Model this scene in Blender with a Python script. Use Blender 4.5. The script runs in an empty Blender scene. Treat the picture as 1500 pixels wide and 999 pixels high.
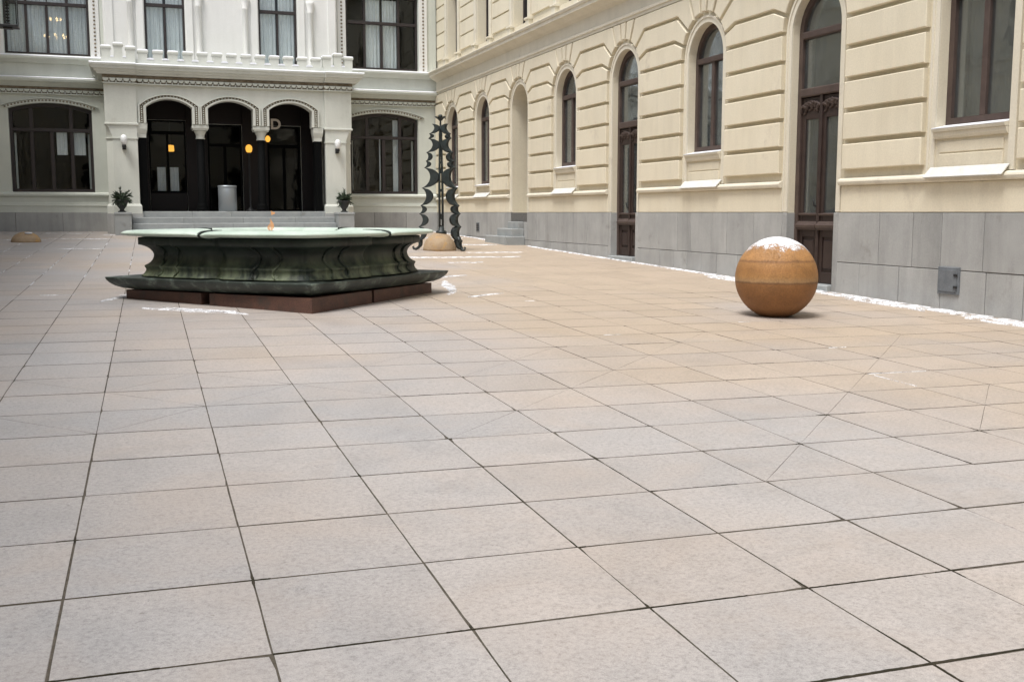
import bpy, bmesh, math, random
from mathutils import Vector, Matrix
random.seed(7)
PI = math.pi
sc = bpy.context.scene
COL = sc.collection

# ------------------------------------------------------------ camera, sky, sun, exposure
EYE = 1.332
cam_d = bpy.data.cameras.new('camera')
cam_d.sensor_width = 36.0
cam_d.lens = 1558.29 * 36.0 / 1500.0
cam_d.clip_start = 0.05
cam_d.clip_end = 2000
cam = bpy.data.objects.new('camera', cam_d)
COL.objects.link(cam)
cam.location = (0, 0, EYE)
YAW, PITCH = math.radians(19.448), math.radians(6.886)
cam.rotation_euler = (PI/2 - PITCH, 0, -YAW)
sc.camera = cam

SUN_EL = math.radians(66)
SUN_DIR = Vector((-0.78, -0.62, 0)).normalized()          # towards the sun, on the ground
wd = bpy.data.worlds.new('World')
sc.world = wd
wd.use_nodes = True
wn = wd.node_tree.nodes
wl = wd.node_tree.links
bg = wn['Background']
sky = wn.new('ShaderNodeTexSky')
sky.sky_type = 'NISHITA'
sky.sun_disc = False
sky.sun_elevation = SUN_EL
sky.sun_rotation = math.atan2(SUN_DIR.x, SUN_DIR.y)
sky.dust_density = 3.0
sky.air_density = 1.0
hsv = wn.new('ShaderNodeHueSaturation')
hsv.inputs['Saturation'].default_value = 0.44             # overcast: a pale sky
wl.new(sky.outputs[0], hsv.inputs['Color'])
wl.new(hsv.outputs[0], bg.inputs['Color'])
bg.inputs['Strength'].default_value = 0.10
sun_d = bpy.data.lights.new('sun', 'SUN')
sun_d.energy = 1.5
sun_d.angle = math.radians(20)
sun_d.color = (1.0, 0.975, 0.94)
sun = bpy.data.objects.new('sun', sun_d)
COL.objects.link(sun)
sv = Vector((SUN_DIR.x*math.cos(SUN_EL), SUN_DIR.y*math.cos(SUN_EL), math.sin(SUN_EL)))
sun.rotation_euler = (-sv).to_track_quat('-Z', 'Y').to_euler()
sun.location = (0, 0, 40)
sc.view_settings.view_transform = 'Standard'
sc.view_settings.look = 'None'
sc.view_settings.gamma = 1.0
sc.view_settings.exposure = 1.04
sc.view_settings.use_curve_mapping = False

# ------------------------------------------------------------ materials
def mat(name):
    m = bpy.data.materials.new(name)
    m.use_nodes = True
    nt = m.node_tree
    b = nt.nodes['Principled BSDF']
    return m, nt, b

def noise(nt, scale, detail=6, rough=0.6, vec=None, dist=0.0):
    n = nt.nodes.new('ShaderNodeTexNoise')
    n.inputs['Scale'].default_value = scale
    n.inputs['Detail'].default_value = detail
    n.inputs['Roughness'].default_value = rough
    n.inputs['Distortion'].default_value = dist
    if vec is None:
        g = nt.nodes.get('GEO') or nt.nodes.new('ShaderNodeNewGeometry')
        g.name = 'GEO'
        vec = g.outputs['Position']
    nt.links.new(vec, n.inputs['Vector'])
    return n.outputs['Fac']

def ramp(nt, fac, stops):
    r = nt.nodes.new('ShaderNodeValToRGB')
    e = r.color_ramp.elements
    while len(e) < len(stops):
        e.new(0.5)
    for el, (p, c) in zip(e, stops):
        el.position = p
        el.color = (c[0], c[1], c[2], 1) if not isinstance(c, (int, float)) else (c, c, c, 1)
    nt.links.new(fac, r.inputs[0])
    return r.outputs[0]

def mixc(nt, fac, a, b, mode='MIX'):
    m = nt.nodes.new('ShaderNodeMix')
    m.data_type = 'RGBA'
    m.blend_type = mode
    for s, v in ((m.inputs[0], fac), (m.inputs[6], a), (m.inputs[7], b)):
        if isinstance(v, (int, float)):
            s.default_value = v
        elif isinstance(v, (tuple, list)):
            s.default_value = (v[0], v[1], v[2], 1)
        else:
            nt.links.new(v, s)
    return m.outputs[2]

def mth(nt, op, a, b=0.0, clamp=False):
    m = nt.nodes.new('ShaderNodeMath')
    m.operation = op
    m.use_clamp = clamp
    for s, v in ((m.inputs[0], a), (m.inputs[1], b)):
        if isinstance(v, (int, float)):
            s.default_value = v
        else:
            nt.links.new(v, s)
    return m.outputs[0]

def bump(nt, b, h, strength=0.3, dist=0.01):
    n = nt.nodes.new('ShaderNodeBump')
    n.inputs['Strength'].default_value = strength
    n.inputs['Distance'].default_value = dist
    nt.links.new(h, n.inputs['Height'])
    nt.links.new(n.outputs[0], b.inputs['Normal'])

def pos_xyz(nt):
    g = nt.nodes.get('GEO') or nt.nodes.new('ShaderNodeNewGeometry')
    g.name = 'GEO'
    s = nt.nodes.new('ShaderNodeSeparateXYZ')
    nt.links.new(g.outputs['Position'], s.inputs[0])
    return s.outputs

def surface(name, c1, c2, scale=3.0, rough=0.8, fine=60, fine_amt=0.12, bmp=0.2, bd=0.006, spec=0.3, streak=0.0, dirt=None, per_obj=0.0):
    m, nt, b = mat(name)
    n1 = noise(nt, scale, 5, 0.6)
    col = mixc(nt, ramp(nt, n1, [(0.3, 0.0), (0.7, 1.0)]), c1, c2)
    n2 = noise(nt, fine, 4, 0.7)
    f = ramp(nt, n2, [(0.3, 1-fine_amt), (0.7, 1+0*fine_amt)])
    col = mixc(nt, 1.0, col, f, 'MULTIPLY')
    if per_obj:
        oi = nt.nodes.new('ShaderNodeObjectInfo')
        col = mixc(nt, 1.0, col, ramp(nt, oi.outputs['Random'], [(0.0, 1-per_obj), (1.0, 1.0)]), 'MULTIPLY')
    if streak:
        mp = nt.nodes.new('ShaderNodeMapping')
        g = nt.nodes['GEO']
        nt.links.new(g.outputs['Position'], mp.inputs[0])
        mp.inputs['Scale'].default_value = (3.0, 3.0, 0.35)
        n3 = noise(nt, 1.2, 5, 0.65, mp.outputs[0])
        col = mixc(nt, 1.0, col, ramp(nt, n3, [(0.25, 1-streak), (0.55, 1.0)]), 'MULTIPLY')
    if dirt:
        n4 = noise(nt, dirt[1], 7, 0.7)
        col = mixc(nt, ramp(nt, n4, [(dirt[2], 0.0), (dirt[2]+0.15, 0.8)]), col, dirt[0])
    nt.links.new(col, b.inputs['Base Color'])
    b.inputs['Roughness'].default_value = rough
    b.inputs['Specular IOR Level'].default_value = spec
    if bmp:
        bump(nt, b, n2, bmp, bd)
    return m

M = {}
M['stucco'] = surface('cream_stucco', (0.80, 0.735, 0.58), (0.75, 0.68, 0.525), 1.3, 0.9, 45, 0.12, 0.4, 0.005, 0.2, streak=0.09, dirt=((0.50, 0.44, 0.35), 0.9, 0.60), per_obj=0.06)
M['stucco_trim'] = surface('cream_trim', (0.77, 0.72, 0.60), (0.71, 0.66, 0.535), 1.6, 0.9, 45, 0.12, 0.3, 0.003, 0.2, streak=0.09, dirt=((0.48, 0.43, 0.35), 1.1, 0.60))
M['pale'] = surface('pale_render', (0.65, 0.675, 0.615), (0.575, 0.60, 0.54), 1.2, 0.9, 40, 0.08, 0.25, 0.004, 0.2, streak=0.07)
M['pale_bright'] = surface('pale_render_bright', (0.80, 0.80, 0.78), (0.74, 0.74, 0.71), 1.2, 0.9, 40, 0.06, 0.2, 0.003, 0.2, streak=0.07)
M['porticostone'] = surface('portico_render', (0.68, 0.695, 0.64), (0.60, 0.62, 0.56), 1.2, 0.9, 40, 0.10, 0.25, 0.003, 0.2, streak=0.07, dirt=((0.42, 0.41, 0.35), 1.2, 0.62))
M['ornament'] = surface('ornament_stone', (0.16, 0.125, 0.085), (0.30, 0.25, 0.18), 9.0, 0.9, 60, 0.25, 0.4, 0.006, 0.2)
M['plinth'] = surface('grey_plinth_stone', (0.485, 0.488, 0.475), (0.40, 0.405, 0.398), 2.2, 0.75, 90, 0.22, 0.3, 0.003, 0.3, streak=0.22, dirt=((0.20, 0.19, 0.165), 1.6, 0.60), per_obj=0.16)
M['stepstone'] = surface('grey_step_stone', (0.40, 0.42, 0.42), (0.32, 0.34, 0.34), 3.0, 0.75, 80, 0.2, 0.3, 0.003, 0.3, dirt=((0.2, 0.2, 0.18), 2.5, 0.6), per_obj=0.1)
M['joint'] = surface('dirty_joint', (0.065, 0.055, 0.040), (0.15, 0.13, 0.105), 20, 0.95, 120, 0.3, 0.0)
M['mortar'] = surface('plinth_mortar', (0.12, 0.12, 0.115), (0.18, 0.175, 0.165), 20, 0.95, 120, 0.3, 0.0)
M['earth'] = surface('ground', (0.20, 0.19, 0.17), (0.26, 0.24, 0.22), 2, 0.95)
M['snow'] = surface('snow', (0.88, 0.89, 0.92), (0.80, 0.82, 0.87), 6, 0.85, 50, 0.08, 0.5, 0.01, 0.3)
m, nt, b = mat('frosty_snow'); M['frostsnow'] = m
n1 = noise(nt, 7, 6, 0.75); n2 = noise(nt, 70, 4, 0.7)
nt.links.new(mixc(nt, n2, (0.70, 0.72, 0.76), (0.90, 0.91, 0.93)), b.inputs['Base Color']); b.inputs['Roughness'].default_value = 0.9
k_ = mth(nt, 'ADD', mth(nt, 'MULTIPLY', n1, 0.7), mth(nt, 'MULTIPLY', n2, 0.3))
nt.links.new(ramp(nt, k_, [(0.41, 0.0), (0.55, 0.93)]), b.inputs['Alpha'])
bump(nt, b, n2, 0.5, 0.006)
m, nt, b = mat('frost_cap'); M['frostcap'] = m
tc = nt.nodes.new('ShaderNodeTexCoord'); s = nt.nodes.new('ShaderNodeSeparateXYZ'); nt.links.new(nt.nodes.new('ShaderNodeNewGeometry').outputs['Position'], s.inputs[0])
n1 = noise(nt, 9, 6, 0.75); n2 = noise(nt, 90, 4, 0.7)
nt.links.new(mixc(nt, n2, (0.74, 0.75, 0.79), (0.92, 0.92, 0.94)), b.inputs['Base Color']); b.inputs['Roughness'].default_value = 0.9
hr = nt.nodes.new('ShaderNodeMapRange'); nt.links.new(s.outputs[2], hr.inputs[0]); hr.inputs[1].default_value = 0.86; hr.inputs[2].default_value = 1.06; hr.inputs[3].default_value = -0.34; hr.inputs[4].default_value = 0.55
k_ = mth(nt, 'ADD', mth(nt, 'ADD', mth(nt, 'MULTIPLY', mth(nt, 'SUBTRACT', n1, 0.5), 1.5), mth(nt, 'MULTIPLY', mth(nt, 'SUBTRACT', n2, 0.5), 1.2)), hr.outputs[0])
nt.links.new(ramp(nt, k_, [(0.0, 0.0), (0.24, 0.95)]), b.inputs['Alpha'])
bump(nt, b, n2, 0.5, 0.006)
M['flashing'] = surface('pale_frosted_flashing', (0.74, 0.74, 0.71), (0.64, 0.63, 0.58), 7, 0.8, 60, 0.15, 0.2, 0.003)
M['wood'] = surface('brown_painted_wood', (0.050, 0.032, 0.026), (0.034, 0.021, 0.018), 6, 0.5, 80, 0.25, 0.2, 0.002, 0.4)
M['wood_grey'] = surface('weathered_brown_wood', (0.105, 0.074, 0.062), (0.07, 0.048, 0.041), 6, 0.55, 80, 0.25, 0.2, 0.002, 0.4)
M['darkframe'] = surface('dark_window_frame', (0.045, 0.035, 0.034), (0.03, 0.024, 0.024), 6, 0.45, 60, 0.2, 0.0, 0.002, 0.4)
M['room'] = surface('dark_room', (0.008, 0.0075, 0.007), (0.014, 0.012, 0.011), 2, 0.9, 30, 0.2, 0.0)
M['shaded_maroon'] = surface('maroon_with_painted_shade', (0.007, 0.003, 0.0025), (0.004, 0.0022, 0.002), 3, 0.5, 40, 0.2, 0.0)  # red-brown wall colour with the porch's shade painted in
M['shaded_blackstone'] = surface('black_stone_with_shade', (0.002, 0.0022, 0.0025), (0.003, 0.0035, 0.0035), 5, 0.75, 50, 0.2, 0.0, spec=0.08)  # black stone, darkened further to paint in the porch's shade
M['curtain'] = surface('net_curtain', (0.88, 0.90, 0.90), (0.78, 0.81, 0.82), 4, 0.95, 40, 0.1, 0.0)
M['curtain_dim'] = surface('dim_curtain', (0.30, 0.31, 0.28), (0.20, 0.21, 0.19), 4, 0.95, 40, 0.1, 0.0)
m, nt, b = mat('sheer_curtain'); M['sheer'] = m
n1 = noise(nt, 30, 3, 0.6)
b.inputs['Base Color'].default_value = (0.88, 0.91, 0.92, 1); b.inputs['Roughness'].default_value = 0.95
nt.links.new(ramp(nt, n1, [(0.3, 0.58), (0.7, 0.74)]), b.inputs['Alpha'])
M['whiteframe'] = surface('white_inner_frame', (0.62, 0.64, 0.60), (0.55, 0.57, 0.53), 4, 0.6, 40, 0.1, 0.0)
M['sculpt'] = surface('dark_patinated_bronze', (0.012, 0.017, 0.017), (0.032, 0.045, 0.045), 7, 0.5, 60, 0.3, 0.3, 0.004, 0.5)
M['granite'] = surface('brown_granite', (0.20, 0.10, 0.072), (0.11, 0.06, 0.048), 6, 0.6, 110, 0.65, 0.3, 0.003, 0.4, per_obj=0.25, dirt=((0.055, 0.045, 0.038), 3.0, 0.52))
M['pot'] = surface('dark_pot', (0.03, 0.034, 0.034), (0.05, 0.05, 0.05), 8, 0.6, 60, 0.2, 0.1)
M['iron'] = surface('black_iron', (0.02, 0.022, 0.024), (0.035, 0.035, 0.035), 8, 0.5, 60, 0.2, 0.1)
M['brass'] = surface('brass_letter', (0.85, 0.80, 0.72), (0.78, 0.73, 0.65), 8, 0.4, 60, 0.1, 0.0)
M['greymetal'] = surface('grey_painted_metal', (0.20, 0.22, 0.24), (0.13, 0.145, 0.16), 7, 0.55, 60, 0.3, 0.1, 0.002, 0.4)
m, nt, b = mat('brushed_steel'); M['steel'] = m
b.inputs['Base Color'].default_value = (0.30, 0.33, 0.35, 1); b.inputs['Metallic'].default_value = 0.5; b.inputs['Roughness'].default_value = 0.42

# pale copper green rim
m, nt, b = mat('pale_green_copper'); M['rim'] = m
n1 = noise(nt, 2.5, 6, 0.65); n2 = noise(nt, 14, 6, 0.7)
col = mixc(nt, ramp(nt, n1, [(0.35, 0.0), (0.65, 1.0)]), (0.42, 0.52, 0.44), (0.56, 0.65, 0.575))
col = mixc(nt, ramp(nt, n2, [(0.60, 0.0), (0.78, 0.6)]), col, (0.25, 0.34, 0.28))
nt.links.new(col, b.inputs['Base Color']); b.inputs['Roughness'].default_value = 0.5
bump(nt, b, n2, 0.2, 0.004)
# dark fountain body with pale drip stains on its foot
m, nt, b = mat('dark_green_bronze'); M['bronze'] = m
n1 = noise(nt, 2.2, 6, 0.65); n2 = noise(nt, 22, 6, 0.7)
col = mixc(nt, ramp(nt, n1, [(0.35, 0.0), (0.65, 1.0)]), (0.006, 0.010, 0.008), (0.022, 0.036, 0.028))
mp = nt.nodes.new('ShaderNodeMapping'); nt.links.new(nt.nodes['GEO'].outputs['Position'], mp.inputs[0]); mp.inputs['Scale'].default_value = (1, 1, 0.12)
n3 = noise(nt, 3.2, 5, 0.65, mp.outputs[0])
z = pos_xyz(nt)[2]
low = nt.nodes.new('ShaderNodeMapRange'); nt.links.new(z, low.inputs[0])
low.inputs[1].default_value = 0.86; low.inputs[2].default_value = 0.60; low.inputs[3].default_value = 0.0; low.inputs[4].default_value = 1.0
verd = mth(nt, 'MULTIPLY', low.outputs[0], ramp(nt, n3, [(0.42, 0.0), (0.60, 1.0)]))
col = mixc(nt, verd, col, (0.21, 0.25, 0.155))
col = mixc(nt, ramp(nt, n2, [(0.62, 0.0), (0.74, 0.45)]), col, (0.15, 0.21, 0.165))
nt.links.new(col, b.inputs['Base Color']); b.inputs['Roughness'].default_value = 0.55; bump(nt, b, n2, 0.35, 0.006)
# tray: dark, blotched
M['tray'] = surface('dark_green_stone', (0.020, 0.028, 0.024), (0.055, 0.07, 0.06), 5, 0.5, 60, 0.3, 0.3, 0.004, 0.45, dirt=((0.19, 0.24, 0.20), 5.0, 0.53))

# banded orange sandstone
m, nt, b = mat('banded_sandstone'); M['sand'] = m
tc = nt.nodes.new('ShaderNodeTexCoord'); s = nt.nodes.new('ShaderNodeSeparateXYZ'); nt.links.new(tc.outputs['Object'], s.inputs[0])
n1 = noise(nt, 5, 6, 0.65); n2 = noise(nt, 90, 4, 0.7)
zz = mth(nt, 'ADD', s.outputs[2], mth(nt, 'MULTIPLY', n1, 0.035))
fr = nt.nodes.new('ShaderNodeMapRange'); nt.links.new(zz, fr.inputs[0]); fr.inputs[1].default_value = -0.2; fr.inputs[2].default_value = 0.95
col = ramp(nt, fr.outputs[0], [(0.0, (0.22, 0.095, 0.034)), (0.30, (0.29, 0.13, 0.042)), (0.505, (0.32, 0.145, 0.046)), (0.52, (0.20, 0.095, 0.04)), (0.535, (0.43, 0.26, 0.12)), (0.58, (0.42, 0.215, 0.070)), (0.64, (0.37, 0.175, 0.053)), (0.70, (0.41, 0.205, 0.066)), (0.722, (0.25, 0.118, 0.045)), (0.738, (0.43, 0.22, 0.076)), (0.85, (0.40, 0.205, 0.072)), (1.0, (0.47, 0.275, 0.115))])
col = mixc(nt, 1.0, col, ramp(nt, n2, [(0.3, 0.66), (0.7, 1.12)]), 'MULTIPLY')
col = mixc(nt, 1.0, col, ramp(nt, n1, [(0.3, 0.75), (0.65, 1.08)]), 'MULTIPLY')
nt.links.new(col, b.inputs['Base Color']); b.inputs['Roughness'].default_value = 0.65; n7 = noise(nt, 38, 5, 0.75)
bump(nt, b, mth(nt, 'ADD', n2, mth(nt, 'MULTIPLY', ramp(nt, n7, [(0.34, 0.0), (0.46, 1.0)]), 0.8)), 0.6, 0.007)
M['dome'] = surface('pale_orange_sandstone', (0.47, 0.36, 0.24), (0.36, 0.25, 0.15), 6, 0.8, 60, 0.3, 0.5, 0.008, dirt=((0.50, 0.28, 0.06), 4.5, 0.56))

def tile_mat(name, island):
    m, nt, b = mat(name)
    if island:
        g = nt.nodes.new('ShaderNodeNewGeometry'); g.name = 'GEO'; rnd = g.outputs['Random Per Island']
    else:
        oi = nt.nodes.new('ShaderNodeObjectInfo'); rnd = oi.outputs['Random']
    x = None
    n1 = noise(nt, 0.33, 3, 0.5)
    xyz = pos_xyz(nt)
    n1b = mth(nt, 'ADD', n1, mth(nt, 'MULTIPLY', mth(nt, 'SUBTRACT', rnd, 0.5), 0.07))
    # slab colour shifts from grey to sandy towards the wall with the doors
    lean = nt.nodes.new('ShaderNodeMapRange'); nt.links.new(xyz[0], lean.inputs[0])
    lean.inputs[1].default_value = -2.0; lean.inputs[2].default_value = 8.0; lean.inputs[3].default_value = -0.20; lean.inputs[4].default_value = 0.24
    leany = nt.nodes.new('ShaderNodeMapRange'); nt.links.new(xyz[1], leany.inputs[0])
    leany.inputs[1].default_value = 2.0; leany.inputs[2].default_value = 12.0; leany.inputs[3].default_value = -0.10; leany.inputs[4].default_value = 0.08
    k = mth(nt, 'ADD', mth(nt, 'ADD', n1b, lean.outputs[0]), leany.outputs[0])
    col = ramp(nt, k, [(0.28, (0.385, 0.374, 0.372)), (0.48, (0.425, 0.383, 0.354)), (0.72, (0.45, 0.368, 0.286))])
    r2 = nt.nodes.new('ShaderNodeMath'); r2.operation = 'FRACT'; nt.links.new(mth(nt, 'MULTIPLY', rnd, 37.7), r2.inputs[0])
    col = mixc(nt, 1.0, col, ramp(nt, r2.outputs[0], [(0.0, 0.94), (1.0, 1.03)]), 'MULTIPLY')
    n2 = noise(nt, 2.6, 8, 0.72, dist=0.4)
    col = mixc(nt, 1.0, col, ramp(nt, n2, [(0.26, 0.86), (0.52, 1.0), (0.8, 1.04)]), 'MULTIPLY')
    n3 = noise(nt, 55, 5, 0.75)
    col = mixc(nt, 1.0, col, ramp(nt, n3, [(0.30, 0.68), (0.5, 1.0), (0.70, 1.16)]), 'MULTIPLY')
    n5 = noise(nt, 260, 2, 0.6)
    col = mixc(nt, 1.0, col, ramp(nt, n5, [(0.3, 0.78), (0.7, 1.12)]), 'MULTIPLY')
    n4 = noise(nt, 30, 3, 0.55)
    col = mixc(nt, ramp(nt, n4, [(0.70, 0.0), (0.75, 0.55)]), col, (0.16, 0.145, 0.13))
    n8 = noise(nt, 1.7, 4, 0.6, dist=0.8)
    col = mixc(nt, ramp(nt, n8, [(0.46, 0.0), (0.66, 0.22)]), col, (0.43, 0.35, 0.29))
    n6 = noise(nt, 9, 5, 0.7)
    col = mixc(nt, ramp(nt, n6, [(0.66, 0.0), (0.80, 0.35)]), col, (0.55, 0.53, 0.51))
    nt.links.new(col, b.inputs['Base Color'])
    nt.links.new(ramp(nt, n2, [(0.3, 0.48), (0.7, 0.68)]), b.inputs['Roughness'])
    b.inputs['Specular IOR Level'].default_value = 0.45
    bump(nt, b, n3, 0.22, 0.003)
    return m
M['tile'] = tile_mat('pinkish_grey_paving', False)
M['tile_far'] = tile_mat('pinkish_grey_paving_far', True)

def glass(name, tint, lo, hi, reflection_haze=0.0):
    m, nt, b = mat(name)
    nt.nodes.remove(b)
    out = nt.nodes['Material Output']
    t = nt.nodes.new('ShaderNodeBsdfTransparent'); t.inputs[0].default_value = (*tint, 1)
    g = nt.nodes.new('ShaderNodeBsdfGlossy'); g.inputs['Roughness'].default_value = 0.02; g.inputs[0].default_value = (0.9, 0.93, 0.95, 1)
    fr = nt.nodes.new('ShaderNodeFresnel'); fr.inputs[0].default_value = 1.5
    n = noise(nt, 1.6, 2, 0.5)
    bp = nt.nodes.new('ShaderNodeBump'); bp.inputs['Strength'].default_value = 0.25; bp.inputs['Distance'].default_value = 0.02
    nt.links.new(n, bp.inputs['Height']); nt.links.new(bp.outputs[0], g.inputs['Normal'])
    mr = nt.nodes.new('ShaderNodeMapRange'); nt.links.new(fr.outputs[0], mr.inputs[0]); mr.inputs[3].default_value = lo; mr.inputs[4].default_value = hi
    mx = nt.nodes.new('ShaderNodeMixShader')
    nt.links.new(mr.outputs[0], mx.inputs[0]); nt.links.new(t.outputs[0], mx.inputs[1]); nt.links.new(g.outputs[0], mx.inputs[2])
    if reflection_haze:
        df = nt.nodes.new('ShaderNodeBsdfDiffuse'); df.inputs[0].default_value = (0.42, 0.45, 0.45, 1)  # grey diffuse veil painted in for the panes' dusty reflection
        m2 = nt.nodes.new('ShaderNodeMixShader'); nd = noise(nt, 3.0, 4, 0.6)
        nt.links.new(ramp(nt, nd, [(0.3, reflection_haze*0.5), (0.7, reflection_haze*1.5)]), m2.inputs[0])
        nt.links.new(mx.outputs[0], m2.inputs[1]); nt.links.new(df.outputs[0], m2.inputs[2]); mx = m2
    nt.links.new(mx.outputs[0], out.inputs[0])
    return m
M['glass'] = glass('window_glass', (0.96, 0.98, 0.98), 0.0, 0.6)
M['glass_hazed'] = glass('reflection_hazed_glass', (0.9, 0.92, 0.92), 0.02, 0.75, 0.06)
M['globe'] = glass('lamp_glass', (0.9, 0.92, 0.92), 0.05, 1.0)

m, nt, b = mat('frosted_glass'); M['frost'] = m
b.inputs['Base Color'].default_value = (0.78, 0.80, 0.80, 1); b.inputs['Roughness'].default_value = 0.35
M['clear'] = glass('clear_lantern_glass', (0.93, 0.95, 0.95), 0.0, 0.35)

def emit(name, col, st, transp=0.0):
    m, nt, b = mat(name)
    nt.nodes.remove(b)
    e = nt.nodes.new('ShaderNodeEmission'); e.inputs[0].default_value = (*col, 1); e.inputs[1].default_value = st
    out = nt.nodes['Material Output']
    if transp:
        t = nt.nodes.new('ShaderNodeBsdfTransparent'); mx = nt.nodes.new('ShaderNodeMixShader'); mx.inputs[0].default_value = transp
        nt.links.new(e.outputs[0], mx.inputs[1]); nt.links.new(t.outputs[0], mx.inputs[2]); nt.links.new(mx.outputs[0], out.inputs[0])
    else:
        nt.links.new(e.outputs[0], out.inputs[0])
    return m
M['lamp_orange'] = emit('lit_orange_lamp', (1.0, 0.46, 0.07), 0.62)
M['lamp_warm'] = emit('lit_warm_bulb', (1.0, 0.66, 0.28), 5.0)
M['flame'] = emit('flame', (1.0, 0.48, 0.18), 0.42, 0.50)

m, nt, b = mat('evergreen_leaf'); M['leaf'] = m
oi = noise(nt, 14, 3, 0.6)
nt.links.new(ramp(nt, oi, [(0.3, (0.022, 0.040, 0.024)), (0.7, (0.055, 0.085, 0.045))]), b.inputs['Base Color']); b.inputs['Roughness'].default_value = 0.6

# ------------------------------------------------------------ mesh helpers
ORG = {}
class MB:
    def __init__(s):
        s.v = []; s.f = []; s.sm = set()
    def add(s, verts, faces, smooth=False):
        o = len(s.v)
        s.v += [Vector(p) for p in verts]
        for f in faces:
            if smooth: s.sm.add(len(s.f))
            s.f.append([i+o for i in f])
    def box(s, x0, x1, y0, y1, z0, z1, c=0.0):
        if c:
            s.add(*cham_box(x0, x1, y0, y1, z0, z1, c)); return
        s.add([(x0,y0,z0),(x1,y0,z0),(x1,y1,z0),(x0,y1,z0),(x0,y0,z1),(x1,y0,z1),(x1,y1,z1),(x0,y1,z1)],
              [(0,3,2,1),(4,5,6,7),(0,1,5,4),(1,2,6,5),(2,3,7,6),(3,0,4,7)])
    def prism(s, poly, fn, d0, d1, cham=0.0):
        """poly of (u,z); fn(u,z,d)->point; from depth d0 to front d1, front edge chamfered"""
        n = len(poly)
        rings = [[fn(u, z, d0) for u, z in poly]]
        if cham:
            rings.append([fn(u, z, d1-cham) for u, z in poly])
            rings.append([fn(u, z, d1) for u, z in inset(poly, cham)])
        else:
            rings.append([fn(u, z, d1) for u, z in poly])
        vs = [p for r in rings for p in r]
        fs = [tuple(range(n))[::-1]]
        for k in range(len(rings)-1):
            for i in range(n):
                j = (i+1) % n
                fs.append((k*n+i, k*n+j, (k+1)*n+j, (k+1)*n+i))
        fs.append(tuple((len(rings)-1)*n+i for i in range(n)))
        s.add(vs, fs)
    def sweep(s, rings, closed_ring=True, caps=True, smooth=False, loop=False):
        n = len(rings[0]); vs = [p for r in rings for p in r]; fs = []
        m_ = len(rings)
        for k in range(m_ if loop else m_-1):
            k2 = (k+1) % m_
            for i in range(n if closed_ring else n-1):
                j = (i+1) % n
                fs.append((k*n+i, k*n+j, k2*n+j, k2*n+i))
        o = len(s.v)
        s.add(vs, fs, smooth)
        if caps and closed_ring and not loop:
            s.f.append([o+i for i in range(n)][::-1]); s.f.append([o+(m_-1)*n+i for i in range(n)])
    def tube(s, pts, r, n=8, smooth=True):
        pts = [Vector(p) for p in pts]; rings = []
        rr = r if isinstance(r, (list, tuple)) else [r]*len(pts)
        for k, p in enumerate(pts):
            d = (pts[min(k+1, len(pts)-1)] - pts[max(k-1, 0)]).normalized()
            a = d.cross(Vector((0, 0, 1)) if abs(d.z) < 0.9 else Vector((1, 0, 0))).normalized(); bb = d.cross(a)
            rings.append([p + (a*math.cos(2*PI*i/n) + bb*math.sin(2*PI*i/n))*rr[k] for i in range(n)])
        s.sweep(rings, smooth=smooth)
    def lathe(s, prof, c, n=24, smooth=True):
        rings = [[(c[0]+r*math.cos(2*PI*i/n), c[1]+r*math.sin(2*PI*i/n), z) for i in range(n)] for r, z in prof]
        s.sweep(rings, smooth=smooth)
    def build(s, name, material, parent=None, origin=None, recalc=True):
        org = ORG[parent.name] if parent else Vector(origin or (0, 0, 0))
        me = bpy.data.meshes.new(name)
        me.from_pydata([tuple(p - org) for p in s.v], [], s.f)
        if recalc:
            bm = bmesh.new(); bm.from_mesh(me); bmesh.ops.recalc_face_normals(bm, faces=bm.faces); bm.to_mesh(me); bm.free()
        if s.sm:
            for i in s.sm: me.polygons[i].use_smooth = True
        me.materials.append(M[material])
        o = bpy.data.objects.new(name, me)
        COL.objects.link(o)
        if parent: o.parent = parent
        else: o.location = org
        ORG[o.name] = org
        return o

def inset(poly, d):
    n = len(poly); out = []
    A = sum(poly[i][0]*poly[(i+1)%n][1]-poly[(i+1)%n][0]*poly[i][1] for i in range(n))
    sg = 1 if A > 0 else -1
    for i in range(n):
        p0, p1, p2 = Vector(poly[i-1]), Vector(poly[i]), Vector(poly[(i+1)%n])
        e1 = (p1-p0).normalized(); e2 = (p2-p1).normalized()
        n1 = Vector((-e1.y, e1.x))*sg; n2 = Vector((-e2.y, e2.x))*sg
        mm = n1+n2
        k = mm.length_squared
        q = p1 + mm*(d*2/max(k, 0.8))
        out.append((q.x, q.y))
    return out

def cham_box(x0, x1, y0, y1, z0, z1, c):
    vs = [(x0,y0,z0),(x1,y0,z0),(x1,y1,z0),(x0,y1,z0),(x0,y0,z1-c),(x1,y0,z1-c),(x1,y1,z1-c),(x0,y1,z1-c),
          (x0+c,y0+c,z1),(x1-c,y0+c,z1),(x1-c,y1-c,z1),(x0+c,y1-c,z1)]
    fs = [(0,3,2,1),(0,1,5,4),(1,2,6,5),(2,3,7,6),(3,0,4,7),(4,5,9,8),(5,6,10,9),(6,7,11,10),(7,4,8,11),(8,9,10,11)]
    return vs, fs

def tag(o, label=None, cat=None, group=None, kind=None):
    if label: o['label'] = label
    if cat: o['category'] = cat
    if group: o['group'] = group
    if kind: o['kind'] = kind
    return o

def empty(name, loc, label, cat, group=None):
    o = bpy.data.objects.new(name, None); COL.objects.link(o); o.location = loc; o.empty_display_size = 0.2
    ORG[o.name] = Vector(loc)
    return tag(o, label, cat, group)

GA, GB = -0.0067, 0.0238
def gz(x, y): return GA*x + GB*y
W = 9.081          # right wing front of plinth
YS_ = -9.2
YB = 32.9          # rear facade
XL = -3.75         # facing wing

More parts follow.
